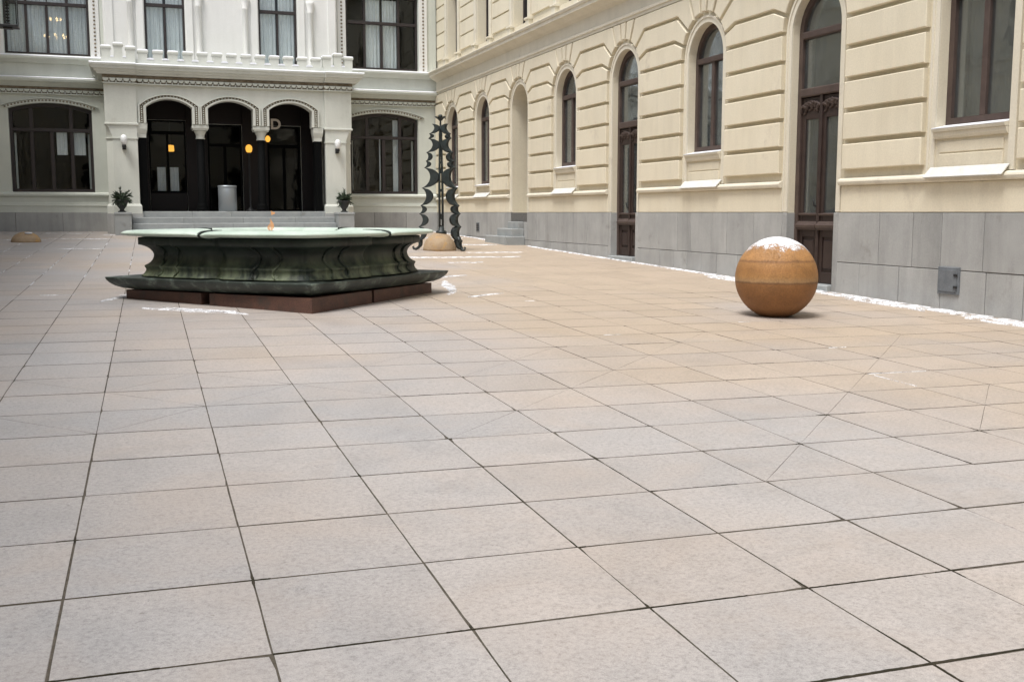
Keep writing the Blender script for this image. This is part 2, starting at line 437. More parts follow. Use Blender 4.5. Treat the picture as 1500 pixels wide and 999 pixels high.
def RW(u, z, d): return Vector((W + 0.04 - d, u, z))        # right wing wall plane, d outwards
def RB(u, z, d): return Vector((u, YB - d, z))              # rear wall plane
def LW(u, z, d): return Vector((XL + d, u, z))
def PF(u, z, d): return Vector((u, 31.2 - d, z))            # portico front plane

# ------------------------------------------------------------ ground and paving
mb = MB()
R_ = 300
mb.add([(-R_, -R_, gz(-R_, -R_)-0.14), (R_, -R_, gz(R_, -R_)-0.14), (R_, R_, gz(R_, R_)-0.14), (-R_, R_, gz(-R_, R_)-0.14)], [(0, 1, 2, 3)])
tag(mb.build('ground', 'earth'), 'grey ground around the courtyard', 'ground', kind='structure')

pave = MB()
x0, x1, y0, y1 = XL+0.05, W+0.3, -9.1, YB+0.2
pave.add([(x0,y0,gz(x0,y0)-0.0022),(x1,y0,gz(x1,y0)-0.0022),(x1,y1,gz(x1,y1)-0.0022),(x0,y1,gz(x0,y1)-0.0022)], [(0,1,2,3)])
pave_o = pave.build('pavement', 'joint')
tag(pave_o, 'courtyard paving of large square pinkish grey stone slabs with dark joints', 'pavement', kind='structure')

TS = 0.6; PHI = -0.0117; SV = 1.0205; U0 = -0.5134; V0 = 5.0019
cph, sph = math.cos(PHI), math.sin(PHI)
def grid(u, v):
    U = (u-1+U0)*TS; V = (v*SV+V0)*TS
    x = cph*U - sph*V; y = sph*U + cph*V
    return Vector((x, y, gz(x, y)))
diag_up = {(4,4),(5,5),(6,6),(7,7),(8,8),(9,9),(5,7),(6,8),(4,8),(6,2),(7,3),(8,4),(9,5),(10,6),(11,7),(12,8),(9,3),(10,4),(1,7),(1,5),(2,6)}
diag_dn = {(0,7),(0,5),(1,6),(2,7),(3,6),(12,4)}
def edge_poly(pts, gap, rng, sub=6, jit=0.0042):
    q = inset([(p[0], p[1]) for p in pts], gap); out = []
    for i in range(len(q)):
        a, b = Vector(q[i]), Vector(q[(i+1) % len(q)])
        nrm = Vector((-(b-a).y, (b-a).x)).normalized()
        for k in range(sub):
            t = k/sub
            p = a.lerp(b, t)
            j = nrm*rng.uniform(-jit*0.3, jit) if k else (Vector(((a+b)/2)) - p).normalized()*0.0
            out.append(p+j)
    # worn corners
    for i in range(0, len(out), sub):
        cen = sum(out, Vector((0, 0)))/len(out)
        w_ = rng.random()
        out[i] = out[i] + (cen-out[i]).normalized()*(0.002+0.020*(w_**6))
    return [(p.x, p.y) for p in out]
def clip_rect(pl, a, b): return [(max(-a, min(a, x)), max(-b, min(b, y))) for x, y in pl]
# a few shared slab meshes (size 1 cell, in slab coordinates)
def slab_mesh(kind, rng, name):
    s2 = TS; t2 = TS*SV
    rect = [(-s2/2, -t2/2), (s2/2, -t2/2), (s2/2, t2/2), (-s2/2, t2/2)]
    polys = [rect]
    if kind == 'up': polys = [[rect[0], rect[1], rect[2]], [rect[0], rect[2], rect[3]]]
    if kind == 'dn': polys = [[rect[0], rect[1], rect[3]], [rect[1], rect[2], rect[3]]]
    m_ = MB()
    for k, P in enumerate(polys):
        pl = clip_rect(edge_poly(P, 0.0008 if kind == 'sq' else 0.0003, rng, 6, 0.0026 if kind == 'sq' else 0.0012), s2/2-0.0022, t2/2-0.0044)
        m_.prism(pl, lambda u, z, d: Vector((u, z, d)), -0.03, 0.0, 0.0012 if kind == 'sq' else 0.0005)
    me = bpy.data.meshes.new(name)
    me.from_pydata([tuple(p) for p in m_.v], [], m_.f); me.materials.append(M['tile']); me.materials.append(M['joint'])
    for pg in me.polygons:
        if pg.normal.z < 0.9: pg.material_index = 1                 # dirty arrises
    return me
rng = random.Random(3)
SLAB = {'sq': [slab_mesh('sq', rng, 'paving_slab') for _ in range(10)], 'up': [slab_mesh('up', rng, 'split_paving_slab') for _ in range(3)], 'dn': [slab_mesh('dn', rng, 'split_paving_slab') for _ in range(3)]}
fwd = Vector((math.sin(YAW)*math.cos(PITCH), math.cos(YAW)*math.cos(PITCH), -math.sin(PITCH)))
rgt = Vector((math.cos(YAW), -math.sin(YAW), 0)); dwn = fwd.cross(rgt)
def proj(p):
    q = Vector(p) - Vector((0, 0, EYE)); d = q.dot(fwd)
    if d < 0.3: return None
    return 750+1558.3*q.dot(rgt)/d, 499.5+1558.3*q.dot(dwn)/d, d
cells = []
for c in range(-6, 19):
    for r in range(-9, 51):
        p = grid(c+0.5, r+0.5)
        if not (XL-0.1 < p.x < W+0.25 and p.y < YB+0.1): continue
        pp = proj(p)
        vis = pp and -60 < pp[0] < 1560 and pp[1] < 1060
        cells.append((pp[2] if vis else 900+p.y, c, r))
cells.sort()
nrm = Vector((-GA, -GB, 1)).normalized()
ax = Vector((cph, sph, GA*cph+GB*sph)).normalized(); ay = nrm.cross(ax).normalized()
far = MB()
for i, (d, c, r) in enumerate(cells):
    p = grid(c+0.5, r+0.5)
    kind = 'up' if (c, r) in diag_up else 'dn' if (c, r) in diag_dn else 'sq'
    hz = rng.uniform(-0.0004, 0.0006); tx = rng.uniform(-0.0014, 0.0014); ty = rng.uniform(-0.0014, 0.0014)
    bx, by = rng.uniform(-0.0012, 0.0012), rng.uniform(-0.0012, 0.0012)
    if i < 300:
        lst = SLAB[kind]; o = bpy.data.objects.new('paving_slab', lst[rng.randrange(len(lst))]); COL.objects.link(o)
        k90 = rng.choice((1, -1)) if kind == 'sq' else 1
        mx = Matrix(((ax.x*k90, ay.x*k90, nrm.x), (ax.y*k90, ay.y*k90, nrm.y), (ax.z*k90, ay.z*k90, nrm.z))).to_4x4()
        o.matrix_world = Matrix.Translation(p+nrm*hz+ax*bx+ay*by) @ mx @ Matrix.Rotation(tx, 4, 'X') @ Matrix.Rotation(ty, 4, 'Y')
        o.parent = pave_o
    else:
        hx, hy = TS/2-0.004, TS*SV/2-0.0065
        far.prism([(-hx, -hy), (hx, -hy), (hx, hy), (-hx, hy)], lambda u, v, dd: p+ax*u+ay*v+nrm*(dd+hz+tx*v), -0.03, 0.0, 0.0028)
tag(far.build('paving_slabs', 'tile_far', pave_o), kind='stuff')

# ------------------------------------------------------------ facade helpers
def arch_pts(uc, half, spring, rise, n=14):
    """top boundary of an opening from left to right; rise==half gives a round arch, rise 0 a flat head"""
    if rise <= 0: return [(uc-half, spring), (uc+half, spring)]
    if abs(rise-half) < 1e-6:
        return [(uc-half*math.cos(PI*i/n), spring+half*math.sin(PI*i/n)) for i in range(n+1)]
    R = (half*half+rise*rise)/(2*rise); a = math.asin(half/R)
    return [(uc+R*math.sin(-a+2*a*i/n), spring+rise-R+R*math.cos(-a+2*a*i/n)) for i in range(n+1)]

def outline(uc, half, zb, spring, rise, n=14):
    return [(uc+half, zb)] [0:0] + [(uc-half, zb)] + arch_pts(uc, half, spring, rise, n) + [(uc+half, zb)]

def wall_with_openings(mb, fn, u0, u1, z0, z1, ops, depth=0.35, n=14):
    """ops: (uc, half, zb, spring, rise) sorted by uc, one row"""
    u = u0
    def quad(a, b, c, d): mb.add([a, b, c, d], [(0, 1, 2, 3)])
    for uc, half, zb, sp, rise in ops:
        quad(fn(u, z0, 0), fn(uc-half, z0, 0), fn(uc-half, z1, 0), fn(u, z1, 0))
        if zb > z0: quad(fn(uc-half, z0, 0), fn(uc+half, z0, 0), fn(uc+half, zb, 0), fn(uc-half, zb, 0))
        top = arch_pts(uc, half, sp, rise, n)
        for a, b in zip(top, top[1:]):
            if b[0]-a[0] > 1e-5:
                quad(fn(a[0], a[1], 0), fn(b[0], b[1], 0), fn(b[0], z1, 0), fn(a[0], z1, 0))
        ol = [(uc-half, zb)] + top + [(uc+half, zb)]
        for a, b in zip(ol, ol[1:]):
            quad(fn(a[0], a[1], 0), fn(b[0], b[1], 0), fn(b[0], b[1], -depth), fn(a[0], a[1], -depth))
        quad(fn(uc-half, zb, 0), fn(uc+half, zb, 0), fn(uc+half, zb, -depth), fn(uc-half, zb, -depth))
        u = uc+half
    quad(fn(u, z0, 0), fn(u1, z0, 0), fn(u1, z1, 0), fn(u, z1, 0))

def ring(mb, fn, outer, inner, d0, d1):
    """band between two open outlines of equal length, extruded d0..d1"""
    n = len(outer)
    rings = [[fn(*outer[i], d0), fn(*outer[i], d1), fn(*inner[i], d1), fn(*inner[i], d0)] for i in range(n)]
    mb.sweep(rings)

def clip_top(ua, ub, top):
    """points of the head outline between ua and ub"""
    def zt(u):
        for a, b in zip(top, top[1:]):
            if a[0]-1e-6 <= u <= b[0]+1e-6:
                t = 0 if b[0]-a[0] < 1e-9 else (u-a[0])/(b[0]-a[0])
                return a[1]+t*(b[1]-a[1])
        return top[0][1]
    us = [ua] + [p[0] for p in top if ua+1e-4 < p[0] < ub-1e-4] + [ub]
    return [(u, zt(u)) for u in us]

def window(parent, fn, uc, half, zb, spring, rise, depth, bars_low, transom, bars_up, fmat, fw=0.07, name='window', bw=0.045, n=14, pane_mat='glass', extra_rail=None):
    """frame as the part, panes and bars as sub-parts"""
    dF, dB = -depth+0.06, -depth-0.03
    out = [(uc-half+0.002, zb)] + arch_pts(uc, half-0.002, spring, rise-0.002 if rise else 0, n) + [(uc+half-0.002, zb)]
    inn = [(uc-half+fw, zb+fw)] + arch_pts(uc, half-fw, spring-(0 if rise else fw), max(rise-fw, 0.001) if rise == half else rise, n) + [(uc+half-fw, zb+fw)]
    if rise and rise != half:
        inn = [(uc-half+fw, zb+fw)] + [(u, z-fw) for u, z in arch_pts(uc, half-fw, spring, rise*0.97, n)] + [(uc+half-fw, zb+fw)]
    if rise == half:
        inn = [(uc-half+fw, zb+fw)] + arch_pts(uc, half-fw, spring, half-fw, n) + [(uc+half-fw, zb+fw)]
    mb = MB(); ring(mb, fn, out, inn, dB, dF)
    # bottom rail
    mb.prism([(uc-half+0.002, zb), (uc+half-0.002, zb), (uc+half-fw, zb+fw), (uc-half+fw, zb+fw)], fn, dB, dF)
    o = mb.build(name, fmat, parent)
    top = inn[1:-1]
    lo_top = [(uc-half+fw, transom), (uc+half-fw, transom)] if transom else top
    if transom:
        mb = MB(); mb.prism([(uc-half+fw, transom-0.045), (uc+half-fw, transom-0.045), (uc+half-fw, transom+0.045), (uc-half+fw, transom+0.045)], fn, dB+0.01, dF+0.02, 0.008)
        mb.build('transom', fmat, o)
    def lights(bars, za, tp, shrink):
        us = [uc-half+fw] + [uc+b for b in bars] + [uc+half-fw]
        for k in range(len(us)-1):
            a = us[k] + (bw/2 if k else 0); b2 = us[k+1] - (bw/2 if k < len(us)-2 else 0)
            pts = clip_top(a, b2, tp)
            pl = [(a, za)] + [(b2, za)] + [(u, z-shrink) for u, z in reversed(pts)]
            m2 = MB(); m2.prism(pl, fn, -depth+0.008, -depth+0.014); m2.build('pane', pane_mat, o)
        for b in bars:
            zt = clip_top(uc+b-bw/2, uc+b+bw/2, tp)
            m2 = MB(); m2.prism([(uc+b-bw/2, za), (uc+b+bw/2, za), (zt[-1][0], zt[-1][1]), (zt[0][0], zt[0][1])], fn, dB+0.012, dF-0.004, 0.006)
            m2.build('mullion', fmat, o)
    lights(bars_low, zb+fw, lo_top, 0.045 if transom else 0)
    if transom: lights(bars_up, transom+0.045, top, 0)
    return o

def mould(mb, fn, prof, u0, u1, cap=True):
    """prof: (z,d) outline extruded along u"""
    rings = [[fn(u, z, d) for z, d in prof] for u in (u0, u1)]
    mb.sweep(rings)

# ------------------------------------------------------------ right wing
wing = empty('side_wing', (W, 18, gz(W, 18)), 'cream stucco wing with rusticated bands, arched windows and grey stone base', 'building')
MID = [6.94, 9.96, 13.0, 16.08, 19.18, 22.2, 25.21, 28.18, 31.13]
KIND = ['win', 'win', 'door', 'win', 'door', 'win', 'niche', 'lowwin', 'lowwin']
HALF = 0.575; ZC = 3.885; ZT = 4.98; PL = 1.33
BOT = {'win': 2.33, 'door': 0.2, 'niche': 1.12, 'lowwin': 2.08}
def opening(k, u):
    zb = BOT[k]
    if k == 'door': zb = gz(W, u)+0.06
    return (u, HALF, zb, ZC, HALF)
ops = [opening(k, u) for k, u in zip(KIND, MID)]
wall = MB()
wall_with_openings(wall, RW, YS_, YB+0.2, -0.4, 5.6, ops, 0.38)
wall.build('wall', 'stucco', wing)
# deep door behind the niche
mb = MB()
nu = MID[6]
for a, b in zip([(nu-HALF, 1.12)] + arch_pts(nu, HALF, ZC, HALF), arch_pts(nu, HALF, ZC, HALF) + [(nu+HALF, 1.12)]):
    mb.add([RW(*a, -0.38), RW(*b, -0.38), RW(*b, -1.0), RW(*a, -1.0)], [(0, 1, 2, 3)])
mb.add([RW(nu-HALF, 1.12, -0.38), RW(nu+HALF, 1.12, -0.38), RW(nu+HALF, 1.12, -1.0), RW(nu-HALF, 1.12, -1.0)], [(0, 1, 2, 3)])
mb.build('deep_reveal', 'stucco_trim', wing)
# rustication
def arc(uc, a0, a1, r, n=4):
    return [(uc+r*math.sin(math.radians(a0+(a1-a0)*i/n)), ZC+r*math.cos(math.radians(a0+(a1-a0)*i/n))) for i in range(n+1)]
RO = 0.722; G = 0.031; PR = 0.078; CH = 0.010
def block(poly):
    mb = MB(); mb.prism(inset(poly, G), RW, -0.002, PR, CH); mb.build('rusticated_block', 'stucco', wing)
ZJ = [3.92, 3.51, 3.09, 2.68, 2.27, 1.875]
ends = MID
for i in range(len(MID)+1):
    L = MID[i-1] if i > 0 else None
    R2 = MID[i] if i < len(MID) else None
    if L is None:
        uL, uR = 3.9, R2-RO
        for a, b in zip([ZT, 4.675, 4.28]+ZJ, [4.675, 4.28]+ZJ): block([(uL, b), (uR, b), (uR, a), (uL, a)])
        continue
    if R2 is None:
        uL, uR = L+RO, YB-0.02
        t1 = arc(L, 25, 46, RO); t2 = arc(L, 46, 67.7, RO); t3 = arc(L, 67.7, 88, RO)
        block(t1[::-1] + [(L+0.51, ZT), (uR, ZT), (uR, 4.675), (L+0.91, 4.675)])
        block(t2[::-1] + [(L+0.91, 4.675), (uR, 4.675), (uR, 4.28), (L+1.0, 4.28)])
        block(t3[::-1] + [(L+1.0, 4.28), (uR, 4.28), (uR, 3.92)])
    else:
        uL, uR = L+RO, R2-RO
        block(arc(L, 25, 46, RO) + [(L+0.91, 4.675), (R2-0.91, 4.675)] + arc(R2, -46, -25, RO) + [(R2-0.51, ZT), (L+0.51, ZT)])
        block(arc(L, 46, 67.7, RO) + [(L+1.0, 4.28), (R2-1.0, 4.28)] + arc(R2, -67.7, -46, RO) + [(R2-0.91, 4.675), (L+0.91, 4.675)])
        block(arc(L, 67.7, 87.2, RO) + [(R2-RO+0.001, 3.92)] + arc(R2, -87.2, -67.7, RO)[1:] + [(R2-1.0, 4.28), (L+1.0, 4.28)])
    for a, b in zip(ZJ, ZJ[1:]): block([(uL, b), (uR, b), (uR, a), (uL, a)])
for u in MID:
    block(arc(u, -7, 7, RO) + [(u+0.135, ZT), (u-0.135, ZT)])
    for sg in (1, -1):
        pts = arc(u, 7*sg, 25*sg, RO) + [(u+0.51*sg, ZT), (u+0.135*sg, ZT)]
        block(pts)
# surrounds, sills and aprons
def surround(u, zb):
    mb = MB()
    o = [(u-0.69, zb)] + arch_pts(u, 0.69, ZC, 0.69, 20) + [(u+0.69, zb)]
    i_ = [(u-HALF-0.003, zb)] + arch_pts(u, HALF+0.003, ZC, HALF+0.003, 20) + [(u+HALF+0.003, zb)]
    ring(mb, RW, o, i_, -0.002, 0.022)
    o2 = [(u-0.69, zb)] + arch_pts(u, 0.69, ZC, 0.69, 20) + [(u+0.69, zb)]
    i2 = [(u-0.655, zb)] + arch_pts(u, 0.655, ZC, 0.655, 20) + [(u+0.655, zb)]
    ring(mb, RW, o2, i2, 0.0225, 0.036)
    return mb.build('surround', 'stucco_trim', wing)
LEDGE = [(1.69, 0.0), (1.69, 0.05), (1.705, 0.085), (1.74, 0.095), (1.765, 0.085), (1.785, 0.05), (1.795, 0.0)]
BAND = 0.035
for k, u in zip(KIND, MID):
    zb = {'win': 1.80, 'lowwin': 1.80, 'door': PL+0.01, 'niche': PL+0.01}[k]
    surround(u, zb)
    if k in ('win', 'lowwin'):
        sz = BOT[k]
        mb = MB(); mould(mb, RW, [(sz-0.05, -0.2), (sz-0.05, 0.075), (sz-0.022, 0.085), (sz-0.012, 0.08), (sz+0.03, -0.2)], u-HALF+0.002, u+HALF-0.002)
        sill = mb.build('window_sill', 'stucco_trim', wing)
        mb = MB(); mould(mb, RW, [(sz-0.013, 0.088), (sz-0.004, 0.088), (sz+0.036, -0.118), (sz+0.024, -0.118)], u-HALF+0.004, u+HALF-0.004)
        mb.build('sill_flashing', 'snow', sill)
        if k == 'win':
            mb = MB(); mould(mb, RW, [(sz-0.13, -0.01), (sz-0.13, 0.03), (sz-0.10, 0.05), (sz-0.052, 0.06), (sz-0.052, -0.01)], u-HALF+0.004, u+HALF-0.004)
            mb.build('apron_moulding', 'stucco_trim', wing)
            mb = MB(); mb.prism([(u-0.50, 1.85), (u+0.50, 1.85), (u+0.50, 2.02), (u-0.50, 2.02)], RW, -0.004, 0.018, 0.008); mb.build('apron_panel', 'stucco', wing)
            mb = MB(); mb.prism([(u-0.50, 2.035), (u+0.50, 2.035), (u+0.50, 2.16), (u-0.50, 2.16)], RW, -0.004, 0.012, 0.006); mb.build('apron_panel', 'stucco', wing)
        mb = MB(); mould(mb, RW, [(1.742, 0.135), (1.752, 0.138), (1.868, 0.030), (1.856, 0.024)], u-0.62, u+0.62)
        mb.build('ledge_flashing', 'flashing', wing)
# ledge and smooth band, broken at the doors
segs = []; a = YS_+0.3
for k, u in zip(KIND, MID):
    if k in ('door', 'niche'): segs.append((a, u-0.70)); a = u+0.70
segs.append((a, YB-0.01))
for a, b in segs:
    mb = MB(); mould(mb, RW, LEDGE, a, b); mb.build('ledge', 'stucco_trim', wing)
    mb = MB(); mb.prism([(a+0.01, PL+0.004), (b-0.01, PL+0.004), (b-0.01, 1.688), (a+0.01, 1.688)], RW, -0.002, BAND, 0.006); mb.build('smooth_band', 'stucco', wing)
# plinth stones
rs = random.Random(11)
def stones(a, b, zlo, zhi, given=None, lo_ground=False):
    u = a; k = 0
    while u < b-0.02:
        w_ = given[k] if given and k < len(given) else rs.uniform(0.45, 0.80)
        v = u+w_
        if b-v < 0.35: v = b
        g_ = 0.005
        zb0 = gz(W, u)-0.05 if lo_ground else zlo
        dep = 0.04 + rs.uniform(-0.003, 0.003)
        mb = MB(); mb.prism([(u+g_, zb0+g_), (v-g_, zb0+g_), (v-g_, zhi-g_), (u+g_, zhi-g_)], RW, -0.02, dep, 0.004)
        mb.build('plinth_stone', 'plinth', wing)
        u = v; k += 1
psegs = []; a = 4.0
for k, u in zip(KIND, MID):
    if k == 'door': psegs.append((a, u-HALF-0.10)); a = u+HALF+0.10
psegs.append((a, YB-0.005))
for a, b in psegs:
    mb = MB(); mb.prism([(a+0.005, gz(W, a)-0.06), (b-0.005, gz(W, b)-0.06), (b-0.005, PL-0.004), (a+0.005, PL-0.004)], RW, 0.0, 0.028); mb.build('plinth_mortar', 'mortar', wing)
    cut = [(a, b)]
    for k, u in zip(KIND, MID):
        if k == 'niche' and a < u < b: cut = [(a, u-HALF-0.02), (u+HALF+0.02, b)]
    for c0, c1 in cut: stones(c0, c1, 0.655, PL)
    stones(a, b, 0, 0.655, lo_ground=True)
    if len(cut) == 2: stones(cut[0][1], cut[1][0], 0.655, 1.10)
# grey stone reveals at the doors
for k, u in zip(KIND, MID):
    if k == 'door':
        for s_ in (-1, 1):
            e = u+s_*HALF; f = u+s_*(HALF+0.10)
            mb = MB(); lo, hi = min(e-s_*0.012, f), max(e-s_*0.012, f)
            mb.prism([(lo, gz(W, u)-0.05), (hi, gz(W, u)-0.05), (hi, PL-0.004), (lo, PL-0.004)], RW, -0.375, 0.038, 0.01)
            mb.build('plinth_stone', 'plinth', wing)
        mb = MB(); mb.prism([(u-HALF+0.015, gz(W, u)-0.04), (u+HALF-0.015, gz(W, u)-0.04), (u+HALF-0.015, gz(W, u)+0.07), (u-HALF+0.015, gz(W, u)+0.07)], RW, -0.375, 0.10, 0.01)
        mb.build('threshold', 'stepstone', wing)
# windows and doors
for k, u in zip(KIND, MID):
    if k in ('win', 'lowwin'):
        window(wing, RW, u, HALF, BOT[k]+0.03, ZC, HALF, 0.185, [0.0], 3.88, [], 'wood_grey', 0.085, bw=0.085, pane_mat='glass_hazed')
    elif k in ('door',):
        zb = gz(W, u)+0.075
        D = 0.155
        dr = MB()
        out = [(u-HALF+0.002, zb)] + arch_pts(u, HALF-0.002, ZC, HALF-0.002, 16) + [(u+HALF-0.002, zb)]
        inn = [(u-HALF+0.09, zb)] + arch_pts(u, HALF-0.09, ZC, HALF-0.09, 16) + [(u+HALF-0.09, zb)]
        ring(dr, RW, out, inn, -D-0.05, -D+0.05)
        dr.prism([(u-HALF+0.09, 3.80), (u+HALF-0.09, 3.80), (u+HALF-0.09, 3.90), (u-HALF+0.09, 3.90)], RW, -D-0.04, -D+0.07, 0.015)
        dr.prism([(u-HALF+0.09, 2.98), (u+HALF-0.09, 2.98), (u+HALF-0.09, 3.10), (u-HALF+0.09, 3.10)], RW, -D-0.04, -D+0.08, 0.015)
        do = dr.build('door', 'wood_grey', wing)
        for za, tp in ((3.90, inn[1:-1]), (3.10, [(u-HALF+0.09, 3.80), (u+HALF-0.09, 3.80)])):
            pts = clip_top(u-HALF+0.09, u+HALF-0.09, tp)
            m2 = MB(); m2.prism([(u-HALF+0.09, za), (u+HALF-0.09, za)] + pts[::-1], RW, -D, -D+0.006); m2.build('pane', 'glass_hazed', do)
        for s_ in (-1, 1):
            a, b = (u-HALF+0.092, u-0.004) if s_ < 0 else (u+0.004, u+HALF-0.092)
            lf = MB()
            st = 0.085
            for (p, q, r_, t) in ((a, a+st, zb, 2.97), (b-st, b, zb, 2.97), (a+st, b-st, zb, zb+0.16), (a+st, b-st, 1.16, 1.30), (a+st, b-st, 2.66, 2.97), (a+st, b-st, 0.98, 1.10)):
                lf.prism([(p, r_), (q, r_), (q, t), (p, t)], RW, -D-0.03, -D+0.025, 0.008)
            lo = lf.build('door_leaf', 'wood', do)
            m2 = MB(); m2.prism([(a+st, 1.30), (b-st, 1.30), (b-st, 2.66), (a+st, 2.66)], RW, -D-0.004, -D+0.002); m2.build('pane', 'glass_hazed', do)
            m2 = MB(); m2.prism([(a+st, zb+0.16), (b-st, zb+0.16), (b-st, 0.98), (a+st, 0.98)], RW, -D-0.02, -D+0.0)
            m2.prism([(a+st+0.03, zb+0.2), (b-st-0.03, zb+0.2), (b-st-0.03, 0.94), (a+st+0.03, 0.94)], RW, -D, -D+0.03, 0.02); m2.build('panel', 'wood', do)
            m2 = MB(); mould(m2, RW, [(1.08, -D), (1.08, -D+0.055), (1.115, -D+0.095), (1.15, -D+0.10), (1.165, -D+0.07), (1.205, -D+0.045), (1.205, -D)], a+0.004, b-0.004); m2.build('rail_moulding', 'wood_grey', do)
            m2 = MB(); mould(m2, RW, [(1.285, -D), (1.285, -D+0.05), (1.31, -D+0.06), (1.325, -D)], a+0.01, b-0.01); m2.build('rail_moulding', 'wood_grey', do)
            # carved scrollwork over the glass
            m2 = MB()
            c0 = (a+b)/2
            for q in range(7):
                an = q/6.0; uu = a+0.05+(b-a-0.1)*an
                zz_ = 2.80+0.05*math.sin(an*PI)+0.02*(q % 2)
                rr = 0.045 if q % 2 else 0.062
                m2.tube([RW(uu+rr*math.cos(t), zz_+rr*math.sin(t), -D+0.035) for t in [x*PI/4 for x in range(-1, 7)]], [0.02, 0.022, 0.022, 0.022, 0.02, 0.019, 0.016, 0.012], 6)
            m2.build('carving', 'wood_grey', do)
        m2 = MB(); m2.prism([(u-0.028, zb), (u+0.028, zb), (u+0.028, 3.02), (u-0.028, 3.02)], RW, -D+0.02, -D+0.06, 0.014); m2.build('meeting_stile', 'wood', do)
        m2 = MB(); m2.tube([RW(u+0.06, 1.42, -D+0.02), RW(u+0.06, 1.42, -D+0.07), RW(u+0.06, 1.52, -D+0.09)], 0.012, 6); m2.build('handle', 'iron', do)
    else:
        dr = MB(); dr.prism([(u-HALF+0.002, 1.125), (u+HALF-0.002, 1.125), (u+HALF-0.002, ZC)] + arch_pts(u, HALF-0.002, ZC, HALF-0.002)[::-1][1:], RW, -1.0, -0.95)
        do = dr.build('door', 'wood', wing)
        for s_ in (-1, 1):
            m2 = MB(); m2.prism([(u+s_*0.27-0.2, 1.3), (u+s_*0.27+0.2, 1.3), (u+s_*0.27+0.2, 3.6), (u+s_*0.27-0.2, 3.6)], RW, -0.952, -0.93, 0.015); m2.build('panel', 'wood', do)
# cornice between the storeys
CORN = [(4.975, 0.0), (4.975, 0.055), (5.03, 0.06), (5.035, 0.085), (5.075, 0.085), (5.10, 0.05), (5.105, 0.03), (5.36, 0.03), (5.38, 0.06), (5.41, 0.10), (5.46, 0.20), (5.485, 0.26), (5.49, 0.285), (5.565, 0.29), (5.57, 0.315), (5.615, 0.335), (5.63, 0.33), (5.66, 0.0)]
mb = MB(); mould(mb, RW, CORN, YS_+0.3, YB-0.02); mb.build('cornice', 'stucco_trim', wing)
# upper storey
def RU(u, z, d): return RW(u, z, d-0.03)
UH = 0.56
upo = [(u, UH, 5.90, 8.1, 0) for u in MID]
mb = MB(); wall_with_openings(mb, RU, YS_, YB+0.2, 5.6, 10.4, upo, 0.35); mb.build('upper_wall', 'stucco', wing)
mb = MB(); mould(mb, RU, [(10.2, 0), (10.25, 0.2), (10.45, 0.35), (10.6, 0.4), (10.62, -4.5), (10.2, -4.5)], YS_, YB+0.2); mb.build('eaves', 'stucco_trim', wing)
for i, u in enumerate(MID):
    if u < 15: continue
    window(wing, RU, u, UH, 5.92, 8.1, 0, 0.30, [0.0], 7.35, [0.0], 'darkframe', 0.07)
    for s_ in (-1, 1):
        c0 = u+s_*0.66
        mb = MB(); mb.prism([(c0-0.085, 5.95), (c0+0.085, 5.95), (c0+0.085, 8.3), (c0-0.085, 8.3)], RU, -0.002, 0.07, 0.008); mb.build('pilaster', 'stucco_trim', wing)
        mb = MB()
        mb.prism([(c0-0.11, 5.64), (c0+0.11, 5.64), (c0+0.11, 5.90), (c0-0.11, 5.90)], RU, -0.002, 0.11, 0.008)
        mb.prism([(c0-0.14, 5.90), (c0+0.14, 5.90), (c0+0.14, 5.95), (c0-0.14, 5.95)], RU, -0.002, 0.14, 0.012)
        mb.build('pilaster_base', 'stucco_trim', wing)
    nxt = MID[i+1] if i+1 < len(MID) else YB+0.75
    zz_ = 5.97
    while zz_ < 8.6:
        uL, uR = u+0.80, min(nxt-0.80, YB-0.03)
        if uR-uL > 0.15:
            mb = MB(); mb.prism([(uL, zz_+0.02), (uR, zz_+0.02), (uR, zz_+0.38), (uL, zz_+0.38)], RU, -0.002, 0.045, 0.01); mb.build('rusticated_block', 'stucco', wing)
        zz_ += 0.40
# rooms behind
mb = MB()
xa, xb = W+0.46, W+4.2
for (q0, q1, z0_, z1_) in ((2.0, 24.3, -0.1, 5.3), (26.1, YB-0.1, -0.1, 5.3), (2.0, YB-0.1, 5.4, 10.2)):
    v = [(xb, q0, z0_), (xb, q1, z0_), (xb, q1, z1_), (xb, q0, z1_), (xa, q0, z0_), (xa, q1, z0_), (xa, q1, z1_), (xa, q0, z1_)]
    mb.add(v, [(0, 1, 2, 3), (0, 1, 5, 4), (2, 3, 7, 6), (0, 3, 7, 4), (1, 2, 6, 5)])
mb.build('interior', 'room', wing)
def curtain(parent, fn, u0, u1, z0, z1, d, mt, amp=0.03, per=0.14, name='curtain'):
    mb = MB(); n = int((u1-u0)/per*6); fr, bk = [], []
    for i in range(n+1):
        u = u0+(u1-u0)*i/n; w_ = amp*math.sin(i/6*2*PI)+amp*0.4*math.sin(i*0.7)
        fr.append((u, d+w_)); bk.append((u, d+w_-0.006))
    rings = [[fn(a[0], z0, a[1]), fn(a[0], z1, a[1]), fn(b[0], z1, b[1]), fn(b[0], z0, b[1])] for a, b in zip(fr, bk)]
    mb.sweep(rings, smooth=False)
    return mb.build(name, mt, parent)
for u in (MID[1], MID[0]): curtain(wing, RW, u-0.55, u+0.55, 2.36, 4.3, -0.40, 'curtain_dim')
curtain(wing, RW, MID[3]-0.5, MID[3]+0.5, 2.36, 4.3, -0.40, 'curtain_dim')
for u in (MID[7], MID[6], MID[5]): curtain(wing, RU, u-0.52, u+0.52, 5.95, 8.1, -0.46, 'curtain_dim')
